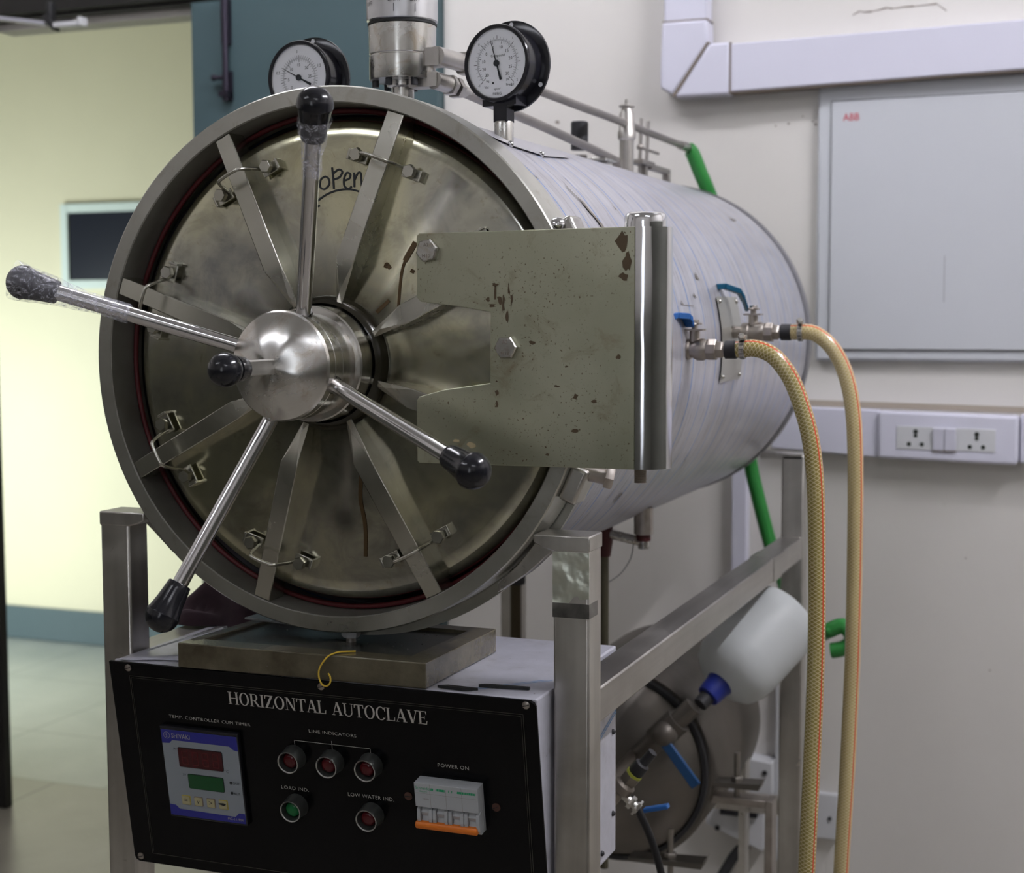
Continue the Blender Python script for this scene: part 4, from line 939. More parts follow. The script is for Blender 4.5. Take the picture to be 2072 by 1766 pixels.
# outlets and pipes
b = MB(); b.obox((0.036, 0.196, 1.5560), XA, YA, ZA, 0.020, 0.012, 0.0105); b.cyl((0.052, 0.186, 1.5565), (0.0585, 0.252, 1.5572), 0.0112, 0.0108, 20); b.hexa((0.059, 0.250, 1.5572), YA, 0.0148, 0.024); b.cyl((0.06, 0.27, 1.5574), (0.06, 0.30, 1.5574), 0.0085, 0.0064, 14); b.build('outlet_union', [M['dull']], sv, smooth=30)
b = MB(); b.obox((0.034, 0.198, 1.5300), XA, YA, ZA, 0.018, 0.011, 0.0085); b.cyl((0.048, 0.190, 1.5285), (0.056, 0.214, 1.5262), 0.0105, 0.0105, 20); b.hexa((0.0565, 0.212, 1.5262), (0.05, 1, -.09), 0.0128, 0.010); b.hexa((0.0580, 0.226, 1.5245), (0.05, 1, -.06), 0.0128, 0.012); b.cyl((0.059, 0.236, 1.5236), (0.06, 0.262, 1.5225), 0.0085, 0.0068, 14); b.build('outlet_union', [M['dull']], sv, smooth=30)
MB().tube([(0.06, 0.245, 1.5575), (0.06, 0.93, 1.5590), (0.06, 1.285, 1.5575)], 0.0062, 14).build('vent_pipe', [M['pipe']], A)
MB().tube([(0.06, 0.235, 1.5228), (0.06, 0.55, 1.5105), (0.06, 0.84, 1.4965), (0.058, 0.875, 1.4925), (0.056, 0.89, 1.475)], 0.0066, 14, smooth=1).build('steam_pipe', [M['pipe']], A)
# relief valve
rx, ry = 0.06, 0.927
b = MB(); b.lathe([(0.0115, -0.02), (0.0115, 0.052), (0.0145, 0.055), (0.0145, 0.066), (0.0130, 0.068), (0.0120, 0.095), (0.0090, 0.099), (0.0085, 0.104), (0.0130, 0.106), (0.0130, 0.1085), (0.003, 0.111), (0.003, 0.118)], (rx, ry, 1.480), ZA, 20)
rv = b.build('relief_valve', [M['dull']], A)
# cross strips by the relief valve
b = MB(); b.obox((0.06, 1.005, 1.532), XA, YA, (0, 0.12, 1), 0.0015, 0.006, 0.046); b.obox((0.06, 1.045, 1.532), XA, YA, (0, 0.12, 1), 0.0015, 0.006, 0.046)
b.box(0.05, 0.07, 0.985, 1.06, 1.4995, 1.508); b.cyl((0.06, 0.995, 1.5285), (0.06, 1.115, 1.5285), 0.0025, seg=10); b.ball((0.06, 1.003, 1.5290), 0.006, 10, 8)
b.build('lever_strips', [M['pipe']], A, bevel=0.0006)
b = MB(); b.box(0.054, 0.066, 1.05, 1.175, 1.4965, 1.5060); b.box(0.054, 0.066, 1.162, 1.175, 1.478, 1.5000); b.box(0.055, 0.065, 1.02, 1.035, 1.478, 1.50); b.build('rest_bar', [M['pipe']], A, bevel=0.001)
b = MB(); b.obox((0.052, 0.825, 1.4905), (0, 1, 0), XA, (0, 0, 1), 0.03, 0.014, 0.0022); b.build('pipe_clip', [M['fitting']], A, bevel=0.0005)
b = MB(); b.lathe([(0.0125, -0.02), (0.0125, 0.012)], (0.02, 0.806, 1.487), ZA, 24, 1); b.lathe([(0.0135, 0.008), (0.0135, 0.05), (0.012, 0.052)], (0.02, 0.806, 1.499), ZA, 24, 0)
b.build('capped_port', [M['rubber'], M['chrome']], A, smooth=35)

# ---- ball valves on the drum side
def ball_valve(y, z, dx, lever_up, lever_dir, mat, par=A):
    b = MB(); x0 = 0.284-dx
    b.cyl((x0, y, z), (0.300, y, z), 0.0088, seg=18); b.lathe([(0.0125, 0), (0.0135, 0.002), (0.0135, 0.009), (0.0115, 0.011), (0.0112, 0.014), (0.0145, 0.020), (0.0145, 0.028), (0.0118, 0.034)], (0.293, y, z), XA, 24)
    b.lathe([(0.0135, 0), (0.0142, 0.001), (0.0142, 0.011), (0.0130, 0.0125)], (0.326, y, z), XA, 8, ph=0.3); b.hexa((0.337, y, z), XA, 0.0120, 0.010)
    b.cyl((0.345, y, z), (0.352, y, z), 0.0088, seg=18)
    b.cyl((0.309, y, z+0.010), (0.309, y, z+0.025), 0.0068, seg=16); b.obox((0.309, y, z+0.0255), XA, YA, ZA, 0.0125, 0.010, 0.0012); b.cyl((0.309, y, z+0.025), (0.309, y, z+0.036), 0.0042, seg=12)
    b.v = [(p[0]+dx, p[1], p[2]) for p in b.v]
    v = b.build('ball_valve', [M['valve']], par, smooth=35)
    # lever
    c = V((0.309+dx, y, z+0.0335)); d = V(lever_dir).normalized(); sd = V((0, 0, 1)).cross(d)
    if sd.length < 0.1: sd = V((0, 1, 0))
    sd.normalize(); up_ = d.cross(sd)
    if up_.z < 0: up_ = -up_
    b = MB()
    prof = [(0.0, 0.0), (0.010, 0.0), (0.015, 0.012), (0.022, 0.022), (0.045, 0.0285), (0.058, 0.0275)]
    for i in range(len(prof)-1):
        (a0, h0), (a1, h1) = prof[i], prof[i+1]; hw0 = 0.0075 if i < 2 else 0.0100; mi = 0 if i < 1 else 1; th = 0.0016 if i < 1 else 0.0040
        q = [c+d*a0+ZA*h0*lever_up, c+d*a1+ZA*h1*lever_up]
        vs = []
        for p in q:
            for sg in (-1, 1):
                for hh in (-1, 1): vs.append(p+sd*sg*hw0+ZA*hh*th)
        b.add(vs, [(0, 1, 3, 2), (4, 6, 7, 5), (0, 4, 5, 1), (2, 3, 7, 6), (0, 2, 6, 4), (1, 5, 7, 3)], mi)
    b.obox(c, XA, YA, ZA, 0.008, 0.008, 0.0014, 0); b.hexa(c, ZA, 0.0062, 0.005, 0)
    b.build('lever', [M['valve'], M[mat]], v, bevel=0.001)
    return v
ball_valve(0.45, 1.2055, -0.010, 0.55, (-0.45, -1, -0.12), 'blue_lever')
ball_valve(0.70, 1.2245, 0.012, 1.15, (-0.9, -0.55, 0.0), 'lever_teal')

# ---- drain and pipework under the drum
b = MB(); b.lathe([(0.0058, 0), (0.0058, 0.030)], (0.004, 0.045, 0.872), ZA, 14, 0); b.lathe([(0.009, 0.012), (0.011, 0.015), (0.011, 0.019), (0.009, 0.021)], (0.004, 0.045, 0.874), ZA, 6, 1)
b.build('drain_stub', [M['pipe'], M['white_matte']], A)
b = MB(); b.tube([(0.100, 0.70, 0.9205), (0.164, 0.70, 0.9085)], 0.0072, 14); b.cyl((0.158, 0.70, 0.900), (0.158, 0.70, 0.915), 0.0085, seg=14); b.build('drain_cross_pipe', [M['fitting']], A)
b = MB(); b.cyl((0.1575, 0.70, 0.922), (0.1575, 0.70, 0.962), 0.0145, seg=18); b.build('drain_union', [M['valve']], A)
b = MB(); b.cyl((0.1575, 0.70, 0.912), (0.1575, 0.70, 0.9235), 0.0110, seg=16); b.build('red_seal', [M['red_paint']], A)
b = MB(); b.cyl((0.0965, 0.70, 0.905), (0.0965, 0.70, 0.94), 0.0125, seg=16); b.cyl((0.0965, 0.70, 0.885), (0.0965, 0.70, 0.907), 0.009, 0.0125, seg=16); b.build('red_valve_body', [M['red_paint']], A)
MB().cyl((0.0965, 0.70, 0.40), (0.0965, 0.70, 0.887), 0.0066, seg=14).build('drop_pipe', [plain('brown_pipe', (0.10, 0.09, 0.06), 0.45, 0.5)], A)
b = MB(); b.lathe([(0.016, 0), (0.0175, 0.002), (0.0175, 0.020), (0.016, 0.024)], (-0.1955, 1.08, 0.760), ZA, 20, 0); b.cyl((-0.1955, 1.08, 0.40), (-0.1955, 1.08, 0.762), 0.0105, seg=18, mi=1); b.cyl((-0.1955, 1.08, 0.78), (-0.1955, 1.08, 1.0), 0.0105, seg=18, mi=1)
b.build('rear_drain_pipe', [M['rubber'], plain('dark_brown_pipe', (0.075, 0.06, 0.035), 0.35, 0.6)], A)
MB().tube([(0.142, 0.70, 0.910), (0.138, 0.70, 0.885), (0.122, 0.70, 0.860), (0.102, 0.70, 0.845)], 0.0009, 6, smooth=2).build('thin_wire', [plain('grey_wire', (0.25, 0.25, 0.25), 0.5)], A)

# ================================================================== CONTROL CABINET
K = thing('control_cabinet', 'white film-covered control cabinet with black front panel under the drum', 'control cabinet', (0, 0.1, 0.6))
PT = V((0, -0.042, 0.857)); PB = V((0, 0.0, 0.608)); pv = (PB-PT).normalized(); pn = XA.cross(pv).normalized()
if pn.y > 0: pn = -pn
def PP(u, v, h=0.0): return PT+XA*u+pv*v+pn*h
px_, py_ = XA, -pv
b = MB()
prof = [(-0.038, 0.8565), (0.236, 0.8565), (0.236, 0.605), (0.004, 0.605)]
b.prism([(y, z) for y, z in prof], (-0.2605, 0, 0), YA, ZA, (0.521, 0, 0), 0)
cab = b.build('cabinet_body', [M['film_sheet']], K, smooth=None, bevel=0.002)
b = MB()
for o_ in (0.0, 0.0035):
    b.add([(0.2608, 0.046, 0.722+o_), (0.2608, 0.236, 0.775+o_), (0.2608, 0.236, 0.7765+o_), (0.2608, 0.046, 0.7235+o_)], [(0, 1, 2, 3)])
    b.add([(0.17+o_*2, -0.028, 0.8568), (0.24+o_*2, 0.045, 0.8568), (0.2415+o_*2, 0.045, 0.8568), (0.1715+o_*2, -0.028, 0.8568)], [(0, 1, 2, 3)])
b.build('blue_film_lines', [plain('blue_film_line', (0.10, 0.30, 0.62), 0.5)], cab, smooth=None, recalc=False)
for y, z in ((0.222, 0.755), (0.222, 0.655), (0.18, 0.62)): MB().ball((0.2608, y, z), 0.0035, 10, 6).build('rivet', [M['rubber']], cab)
b = MB(); b.prism([(0.045, -0.030), (0.075, -0.033), (0.09, -0.026), (0.055, -0.024)], (0.1, 0, 0.8572), XA, YA, (0, 0, 0.003)); b.prism([(0.115, -0.012), (0.17, -0.006), (0.17, -0.002), (0.12, -0.006)], (0.07, 0, 0.8572), XA, YA, (0, 0, 0.003)); b.build('torn_black_strip', [M['dark_gap']], cab, smooth=None)
# front panel
rc = 0.006
b = MB(); W2 = 0.262; H2 = 0.2535
pl = [(-W2, 0.0), (W2-rc, 0.0), (W2-0.002, 0.002), (W2, rc), (W2, H2), (-W2+rc, H2), (-W2+0.002, H2-0.002), (-W2, H2-rc)]
b.prism(pl, PP(0, 0, 0), XA, pv, pn*0.0035)
pan = b.build('front_panel', [M['panel']], K, smooth=None, bevel=0.0006)
b = MB(); hh = 0.0039
def pline(mb, u0_, v0_, u1_, v1_, wd, h=hh, mi=0):
    du, dv = u1_-u0_, v1_-v0_; L = math.hypot(du, dv); nu, nv = -dv/L*wd/2, du/L*wd/2
    mb.add([PP(u0_+nu, v0_+nv, h), PP(u1_+nu, v1_+nv, h), PP(u1_-nu, v1_-nv, h), PP(u0_-nu, v0_-nv, h)], [(0, 1, 2, 3)], mi)
for a in (((-.2355, .0155), (.2475, .0155)), ((.2475, .0155), (.2475, .24)), ((.2475, .24), (-.2355, .24)), ((-.2355, .24), (-.2355, .0155))): pline(b, *a[0], *a[1], 0.0006)
for a in (((-.2335, .0178), (.2452, .0178)), ((.2452, .0178), (.2452, .238)), ((-.2335, .238), (-.2335, .0178))): pline(b, *a[0], *a[1], 0.0004)
b.build('border_line', [M['line_print']], pan, smooth=None, recalc=False)
# serif title built letter by letter
SER = {}
def rect(x0, y0, x1, y1): return [(x0, y0), (x1, y0), (x1, y1), (x0, y1)]
def stem(x, w_=.15): return [rect(x-w_/2, 0, x+w_/2, 1), rect(x-w_/2-.085, 0, x+w_/2+.085, .05), rect(x-w_/2-.085, .95, x+w_/2+.085, 1)]
def oval(cx, w_, a0=0, a1=360, thick=.15, thin=.055):
    out = []; n_ = 40
    for i in range(n_):
        t0 = R(a0+(a1-a0)*i/n_); t1 = R(a0+(a1-a0)*(i+1)/n_)
        def po(t): return (cx+w_/2*math.cos(t), .5+.52*math.sin(t))
        def pi_(t): return (cx+(w_/2-thick)*math.cos(t), .5+(.52-thin)*math.sin(t))
        out.append([po(t0), po(t1), pi_(t1), pi_(t0)])
    return out
def quad(x0, y0, x1, y1, wd): return [(x0-wd/2, y0), (x0+wd/2, y0), (x1+wd/2, y1), (x1-wd/2, y1)]
SER['H'] = (stem(.17)+stem(.73)+[rect(.2, .47, .7, .525)], .92)
SER['O'] = (oval(.43, .80), .88)
SER['R'] = (stem(.17)+[[(.2, 1), (.45, 1), (.45, .95), (.2, .95)], [(.2, .50), (.45, .50), (.45, .455), (.2, .455)]]+[[(.43+.24*math.cos(R(t_)), .7275+.2725*math.sin(R(t_))), (.43+.24*math.cos(R(t_+10)), .7275+.2725*math.sin(R(t_+10))), (.43+.10*math.cos(R(t_+10)), .7275+.225*math.sin(R(t_+10))), (.43+.10*math.cos(R(t_)), .7275+.225*math.sin(R(t_)))] for t_ in range(-90, 90, 10)]+[quad(.74, 0, .42, .48, .17), rect(.62, 0, .90, .045)], .86)
SER['I'] = (stem(.17), .36)
SER['Z'] = ([rect(.05, .945, .72, 1), rect(.05, 0, .74, .055), quad(.14, .03, .62, .97, .19), [(.05, 1), (.05, .74), (.09, .74), (.15, .95)], [(.74, 0), (.76, .27), (.72, .27), (.64, .05)]], .80)
SER['N'] = ([rect(.14, 0, .19, 1), rect(.02, 0, .30, .045), rect(.02, .955, .22, 1), rect(.73, 0, .78, 1), rect(.62, .955, .90, 1), quad(.74, 0, .18, 1, .17)], .93)
SER['T'] = (stem(.40)[:2]+[rect(.03, .94, .77, 1), [(.03, 1), (.03, .72), (.07, .72), (.12, .95)], [(.77, 1), (.77, .72), (.73, .72), (.68, .95)]], .80)
SER['A'] = ([quad(.12, 0, .42, 1, .055), quad(.72, 0, .44, 1, .17), rect(.22, .28, .62, .33), rect(.0, 0, .26, .045), rect(.56, 0, .88, .045)], .88)
SER['L'] = (stem(.17)+[rect(.2, 0, .66, .055), [(.66, 0), (.69, .30), (.65, .30), (.57, .05)]], .72)
SER['U'] = ([rect(.10, .3, .25, 1), rect(.01, .955, .34, 1), rect(.70, .3, .75, 1), rect(.60, .955, .86, 1)]+[[(.425+.325*math.cos(R(t_)), .31+.33*math.sin(R(t_))), (.425+.325*math.cos(R(t_+10)), .31+.33*math.sin(R(t_+10))), (.44+.22*math.cos(R(t_+10)), .31+.25*math.sin(R(t_+10))), (.44+.22*math.cos(R(t_)), .31+.25*math.sin(R(t_)))] for t_ in range(180, 360, 10)], .88)
SER['C'] = (oval(.43, .80, 42, 318)+[[(.70, 1.0), (.74, 1.0), (.76, .68), (.71, .68)], [(.70, .12), (.76, .30), (.73, .12)]], .82)
SER['V'] = ([quad(.42, 0, .14, 1, .17), quad(.45, 0, .73, 1, .055), rect(.0, .955, .30, 1), rect(.60, .955, .86, 1)], .84)
SER['E'] = (stem(.17)+[rect(.2, 0, .66, .055), rect(.2, .945, .64, 1), rect(.2, .48, .50, .53), [(.66, 0), (.70, .28), (.66, .28), (.58, .05)], [(.64, 1), (.66, .74), (.62, .74), (.56, .95)], rect(.48, .38, .52, .63)], .76)
def serif(mb, s_, u0_, u1_, v_, hgt):
    tot = sum(.42 if c == ' ' else SER[c][1] for c in s_); kx = (u1_-u0_)/tot; x = 0
    for c in s_:
        if c == ' ': x += .42; continue
        polys, adv = SER[c]
        for p in polys: mb.add([PP(u0_+(x+a)*kx, v_-q*hgt, hh) for a, q in p], [tuple(range(len(p)))])
        x += adv
b = MB(); serif(b, 'HORIZONTAL AUTOCLAVE', -0.1068, 0.1385, 0.0380, 0.0150); b.build('title_lettering', [M['title_print']], pan, smooth=None, recalc=False)
b = MB()
def ptext(s_, u, v_, size, width=None, space=1.1):
    vs, fs = text_geo(s_, space, 'LEFT'); w0 = max(p[0] for p in vs); kx = (width/w0) if width else size
    b.add([PP(u+p[0]*kx, v_-p[1]*size, hh) for p in vs], fs)
def bank(s_, u, v_, width, big=0.0052, small=0.0052):
    ptext(s_, u, v_, big, width)
bank('TEMP. CONTROLLER CUM TIMER', -0.1886, 0.0625, 0.107); bank('LINE INDICATORS', -0.0081, 0.0620, 0.0588); bank('LOAD IND.', -0.0505, 0.1345, 0.0350, 0.0060); bank('LOW WATER IND.', 0.0331, 0.1333, 0.0565, 0.0064); bank('POWER ON', 0.1450, 0.0857, 0.0365, 0.0062)
b.build('panel_lettering', [M['white_print']], pan, smooth=None, recalc=False)
b = MB()
for q in ((-.0272, .0736, .0662, .0736), (-.0272, .0736, -.0272, .084), (.0195, .0695, .0195, .083), (.0662, .0736, .0662, .081)): pline(b, *q, 0.0006)
b.build('bracket_line', [M['white_print']], pan, smooth=None, recalc=False)
for u, v_ in ((0.0132, 0.006), (0.2514, 0.0048), (-0.2529, 0.2461), (-0.236, 0.006)):
    c = PP(u, v_, 0.0035); b = MB(); b.lathe([(0.0042, 0), (0.0040, 0.0012), (0.002, 0.0020), (0, 0.0021)], c, pn, 16); b.obox(c+pn*0.0019, (1, 0, .3), pn, (-.3, 0, 1), 0.0036, 0.0004, 0.0005, 1)
    b.build('panel_screw', [M['valve'], M['dark_gap']], pan)
# temperature controller
u0_, u1_, v0_, v1_ = -0.1975, -0.0975, 0.0745, 0.1815
b = MB(); b.prism([(u0_-.0015, v0_-.004), (u1_+.0015, v0_-.004), (u1_+.0015, v1_+.003), (u0_-.0015, v1_+.003)], PP(0, 0, .0035), XA, pv, pn*0.0065)
tc = b.build('temperature_controller', [M['black']], K, smooth=None, bevel=0.0015)
def pq(mb, pts, mi=0, h=0.0104): mb.add([PP(u, v_, h) for u, v_ in pts], [tuple(range(len(pts)))], mi)
b = MB(); pq(b, [(u0_, v0_), (u1_, v0_), (u1_, v1_), (u0_, v1_)], 0, .0102)
pq(b, [(u0_, v0_), (u1_, v0_), (u1_, v0_+.0175), (u1_-.006, v0_+.0165), (u1_-.011, v0_+.0125), (u0_+.014, v0_+.0125), (u0_+.010, v0_+.0165), (u0_, v0_+.0170)], 1)
pq(b, [(u0_, v1_), (u0_, v1_-.0135), (u0_+.008, v1_-.0130), (u0_+.013, v1_-.0085), (u1_-.013, v1_-.0075), (u1_-.008, v1_-.0125), (u1_, v1_-.0125), (u1_, v1_)], 1)
def tt(s_, u, v_, size, mi=0, sx_=1.0):
    mi += 2
    vs, fs = text_geo(s_, 1.0, 'LEFT'); b.add([PP(u+p[0]*size*sx_, v_-p[1]*size, .0107) for p in vs], fs, mi)
tt('SHIVAKI', u0_+.0135, v0_+.0095, .0082, 0, .85); tt('PIC-11-904', u1_-.0235, v1_-.003, .0045, 0)
for i in range(24):
    t0 = 2*PI*i/24; t1 = 2*PI*(i+1)/24; c_ = (u0_+.0075, v0_+.0068)
    b.add([PP(c_[0]+r*math.cos(t_), c_[1]+r*math.sin(t_), .0107) for t_, r in ((t0, .0042), (t1, .0042), (t1, .0037), (t0, .0037))], [(0, 1, 2, 3)], 2)
tt('S', u0_+.0058, v0_+.0092, .0060)
tt('PV', u0_+.0145, v0_+.0245, .0040, 1); tt('SV', u0_+.0230, v0_+.0555, .0040, 1); tt('°C', u0_+.0795, v0_+.0455, .0050, 1); tt('OUT', u0_+.0885, v0_+.0590, .0042, 1); tt('ALM', u0_+.0885, v0_+.0715, .0042, 1)
for v_ in (v0_+.0575, v0_+.0700): b.lathe([(.0017, 0), (.0017, .0006)], PP(u0_+.0860, v_, .0103), pn, 12, 3)
b.build('fascia', [M['ctrl_grey'], M['blue_print'], M['white_print'], M['ink']], tc, smooth=None, recalc=False)
def roundrect(u0, v0, u1, v1, r):
    out = []
    for cx, cy, a in ((u1-r, v0+r, -90), (u1-r, v1-r, 0), (u0+r, v1-r, 90), (u0+r, v0+r, 180)):
        for k in range(5): out.append((cx+r*math.cos(R(a+22.5*k)), cy+r*math.sin(R(a+22.5*k))))
    return out
for (mt, a, c) in (('red_display', (u0_+.0205, v0_+.0210), (u0_+.0780, v0_+.0440)), ('green_display', (u0_+.0300, v0_+.0530), (u0_+.0760, v0_+.0700))):
    b = MB(); b.prism(roundrect(a[0]-.0007, a[1]-.0007, c[0]+.0007, c[1]+.0007, .002), PP(0, 0, .0103), XA, pv, pn*.0003, 1); b.prism(roundrect(a[0], a[1], c[0], c[1], .0018), PP(0, 0, .0104), XA, pv, pn*.0006, 0)
    if mt == 'red_display':
        for i in range(4):
            x_ = a[0]+.005+i*.0135
            for q in ((0, 0, .007, 0), (0, .008, .007, .008), (0, .016, .007, .016), (0, 0, 0, .016), (.007, 0, .007, .016)): pline(b, x_+q[0], a[1]+.0035+q[1], x_+q[2], a[1]+.0035+q[3], .0010, .01125, 2)
    b.build('display', [M[mt], M['ink'], M['red_segment']], tc, smooth=None)
for i, (mi, sym) in enumerate(((1, '='), (0, 'v'), (0, '>'), (1, '-'))):
    ku = u0_+.0185+i*.0165; kv = v1_-.0260; b = MB()
    b.prism(roundrect(ku-.0008, kv-.0008, ku+.0108, kv+.0108, .001), PP(0, 0, .0103), XA, pv, pn*.0004, 2)
    b.prism(roundrect(ku, kv, ku+.010, kv+.010, .001), PP(0, 0, .0104), XA, pv, pn*.0012, 0)
    if sym in '=v>': 
        vs, fs = text_geo(sym, 1, 'CENTER'); b.add([PP(ku+.005+p[0]*.009, kv+.0075-p[1]*.009, .0118) for p in vs], fs, 1)
    else: b.prism([(ku-.001, kv+.003), (ku+.006, kv+.0025), (ku+.009, kv+.004), (ku+.006, kv+.006), (ku, kv+.0045)], PP(0, 0, .0117), XA, pv, pn*.0002, 1)
    b.build('key', [M['key'], M['ink'], M['key_yellow'] if mi else M['joint']], tc, smooth=None)
# indicator lamps
for u, v_, mt in ((-0.0290, 0.0935, 'lamp_red'), (0.0185, 0.0935, 'lamp_red'), (0.0655, 0.0925, 'lamp_red'), (-0.0325, 0.1530, 'lamp_green'), (0.0615, 0.1520, 'lamp_red')):
    c = PP(u, v_, .0035); b = MB(); b.lathe([(0.0142, 0), (0.0138, 0.002), (0.0128, 0.0150), (0.0124, 0.0158), (0.0112, 0.0158), (0.0102, 0.011), (0.0098, 0.008)], c, pn, 36, cap0=False, cap1=False)
    b.lathe([(0.0124, 0.0159), (0.0126, 0.0166), (0.0118, 0.0168), (0.0112, 0.0160)], c, pn, 36, 1, cap0=False, cap1=False)
    il = b.build('indicator_lamp', [M['lamp_grey'], M['gauge_silver']], K, smooth=40)
    b = MB(); b.lathe([(0.0100, 0.006), (0.0086, 0.0105), (0.0074, 0.0125), (0.004, 0.0135), (0, 0.0137)], c, pn, 28, cap0=False); b.build('lens', [M[mt]], il, smooth=50)
for u, v_ in ((0.1075, 0.1245), (0.2098, 0.1250)):
    c = PP(u, v_, .0035); b = MB(); b.lathe([(0.0047, 0), (0.0047, 0.0010)], c, pn, 20, 0); b.obox(c+pn*.0010, (1, 0, .5 if u > .15 else 0), pn, (0, 0, 1), .0045, .0002, .0004, 1); b.build('panel_plug', [M['brown_plug'], M['dark_gap']], pan)
# four-pole breaker
bu0, bu1, bv0, bv1 = 0.1235, 0.1965, 0.0985, 0.1520
b = MB()
b.prism([(bu0, bv0), (bu1, bv0), (bu1, bv1+.001), (bu0, bv1+.001)], PP(0, 0, .0035), XA, pv, pn*.006)
b.prism([(bu0, bv0), (bu1, bv0), (bu1, bv0+.0275), (bu0, bv0+.0275)], PP(0, 0, .0095), XA, pv, pn*.011)
for i in range(4):
    a = bu0+i*.01825
    for (x0, x1) in ((a+.0003, a+.0042), (a+.0138, a+.0180)):
        b.prism([(.0, bv0+.0275), (.0, bv1+.001), (.006, bv1+.001), (.0095, bv1-.004), (.0110, bv1-.012), (.0095, bv0+.031)], PP(x0, 0, .0095)-pv*0, pn, pv, XA*(x1-x0))
cb = b.build('circuit_breaker', [M['breaker']], K, smooth=None, bevel=0.0005)
b = MB()
for i in range(1, 4): pline(b, bu0+i*.01825, bv0, bu0+i*.01825, bv0+.0275, .0003, .02062, 0)
pline(b, bu0, bv0+.0115, bu1, bv0+.0115, .0002, .02062, 0)
vs, fs = text_geo('Schneider', 1, 'LEFT'); b.add([PP(bu0+.0012+p[0]*.0047, bv0+.0070-p[1]*.0050, .02065) for p in vs], fs, 1)
vs, fs = text_geo('Electric', 1, 'LEFT'); b.add([PP(bu0+.0062+p[0]*.0030, bv0+.0100-p[1]*.0028, .02065) for p in vs], fs, 1)
rn = random.Random(9); x = bu0+.0255
for (a0, a1, v_) in ((.0195, .0225, .0), (.0255, .0360, .0), (.0400, .0410, 0), (.0435, .0445, 0), (.0500, .0710, .0)):
    q = a0
    while q < a1: 
        wq = rn.uniform(.0008, .0022); pq(b, [(bu0+q, bv0+.0045), (bu0+min(q+wq, a1), bv0+.0045), (bu0+min(q+wq, a1)-.0004, bv0+.0072), (bu0+q-.0004, bv0+.0072)], 1, .02065); q += wq+.0003
vs, fs = text_geo('NB406', 1, 'LEFT'); b.add([PP(bu0+.0090+p[0]*.0026, bv0+.0185-p[1]*.0026, .02065) for p in vs], fs, 0)
b.build('breaker_print', [M['joint'], M['green_print']], cb, smooth=None, recalc=False)
for i in range(4):
    a = bu0+i*.01825+.0045
    b = MB(); b.prism([(.0, bv0+.0290), (.0060, bv0+.0300), (.0095, bv0+.0350), (.0075, bv0+.0395), (.0060, bv0+.0400), (.0085, bv0+.0445), (.012, bv0+.050), (.0, bv0+.052)], PP(a, 0, .0085), pn, pv, XA*.0090)
    b.build('toggle', [M['breaker']], cb, smooth=None, bevel=0.0005)
b = MB(); b.prism([(.0120, bv1-.0085), (.0185, bv1-.0085), (.0205, bv1-.0055), (.0185, bv1-.0005), (.0130, bv1-.0005)], PP(bu0-.0015, 0, .0035), pn, pv, XA*.0715)
b.build('handle_tie_bar', [M['orange']], cb, smooth=None, bevel=0.0012)

# ================================================================== THINGS ON THE CABINET
t = thing('drip_tray', 'shallow yellowed plastic drip tray on the cabinet under the door', 'drip tray', (-0.01, 0.03, 0.8575))
tz0, tz1 = 0.8572, 0.8850
b = MB()
def skq(x, y): return (x, y)
out = [(-0.168, -0.0460), (0.136, -0.0400), (0.140, 0.150), (-0.150, 0.150)]; inn = [(-0.150, -0.0180), (0.106, -0.0120), (0.112, 0.128), (-0.136, 0.128)]
vs = [(x, y, tz0) for x, y in out]+[(x, y, tz1) for x, y in out]+[(x, y, tz1) for x, y in inn]+[(x, y, tz0+.006) for x, y in inn]
fs = [(0, 3, 2, 1)]+[(i, (i+1) % 4, 4+(i+1) % 4, 4+i) for i in range(4)]+[(4+i, 4+(i+1) % 4, 8+(i+1) % 4, 8+i) for i in range(4)]+[(8+i, 8+(i+1) % 4, 12+(i+1) % 4, 12+i) for i in range(4)]
b.add(vs, fs); b.build('rim', [M['block']], t, smooth=None, bevel=0.0012)
b = MB(); b.add([(x, y, tz1-.004) for x, y in inn], [(0, 1, 2, 3)]); b.build('wet_sheet', [M['block_dark']], t, smooth=None)
b = MB(); rn = random.Random(3)
for i in range(70):
    x = rn.uniform(-0.13, 0.09); y = rn.uniform(0.0, 0.12); b.ball((x, y, tz1-.004), rn.uniform(.0005, .0012), 8, 5, sc=(1, 1, .7))
for i in range(45):
    u = rn.uniform(0.15, .98); x = -0.168+.304*u; z = rn.uniform(tz0+.004, tz1-.001); b.ball((x, -0.0460+.006*u-.0002, z), rn.uniform(.0004, .001), 8, 5)
o = b.build('water_drops', [plain('water', (1, 1, 1), 0.02, trans=1.0, ior=1.33)], t, smooth=80); o['kind'] = 'stuff'
tag(rebase(MB().tube([(0.043, -0.0200, 0.8862), (0.030, -0.030, 0.8868), (0.026, -0.040, 0.8865), (0.022, -0.0475, 0.8835), (0.0145, -0.050, 0.872), (0.0140, -0.0505, 0.862), (0.018, -0.051, 0.8545), (0.024, -0.051, 0.8535), (0.028, -0.051, 0.858), (0.0275, -0.0505, 0.864), (0.025, -0.0500, 0.867)], 0.0010, 8, smooth=2).build('yellow_cord', [M['yellow_thread']]), (0.02, -0.045, 0.8535)),
    'thin yellow cord hooked over the front edge of the drip tray', 'cord')
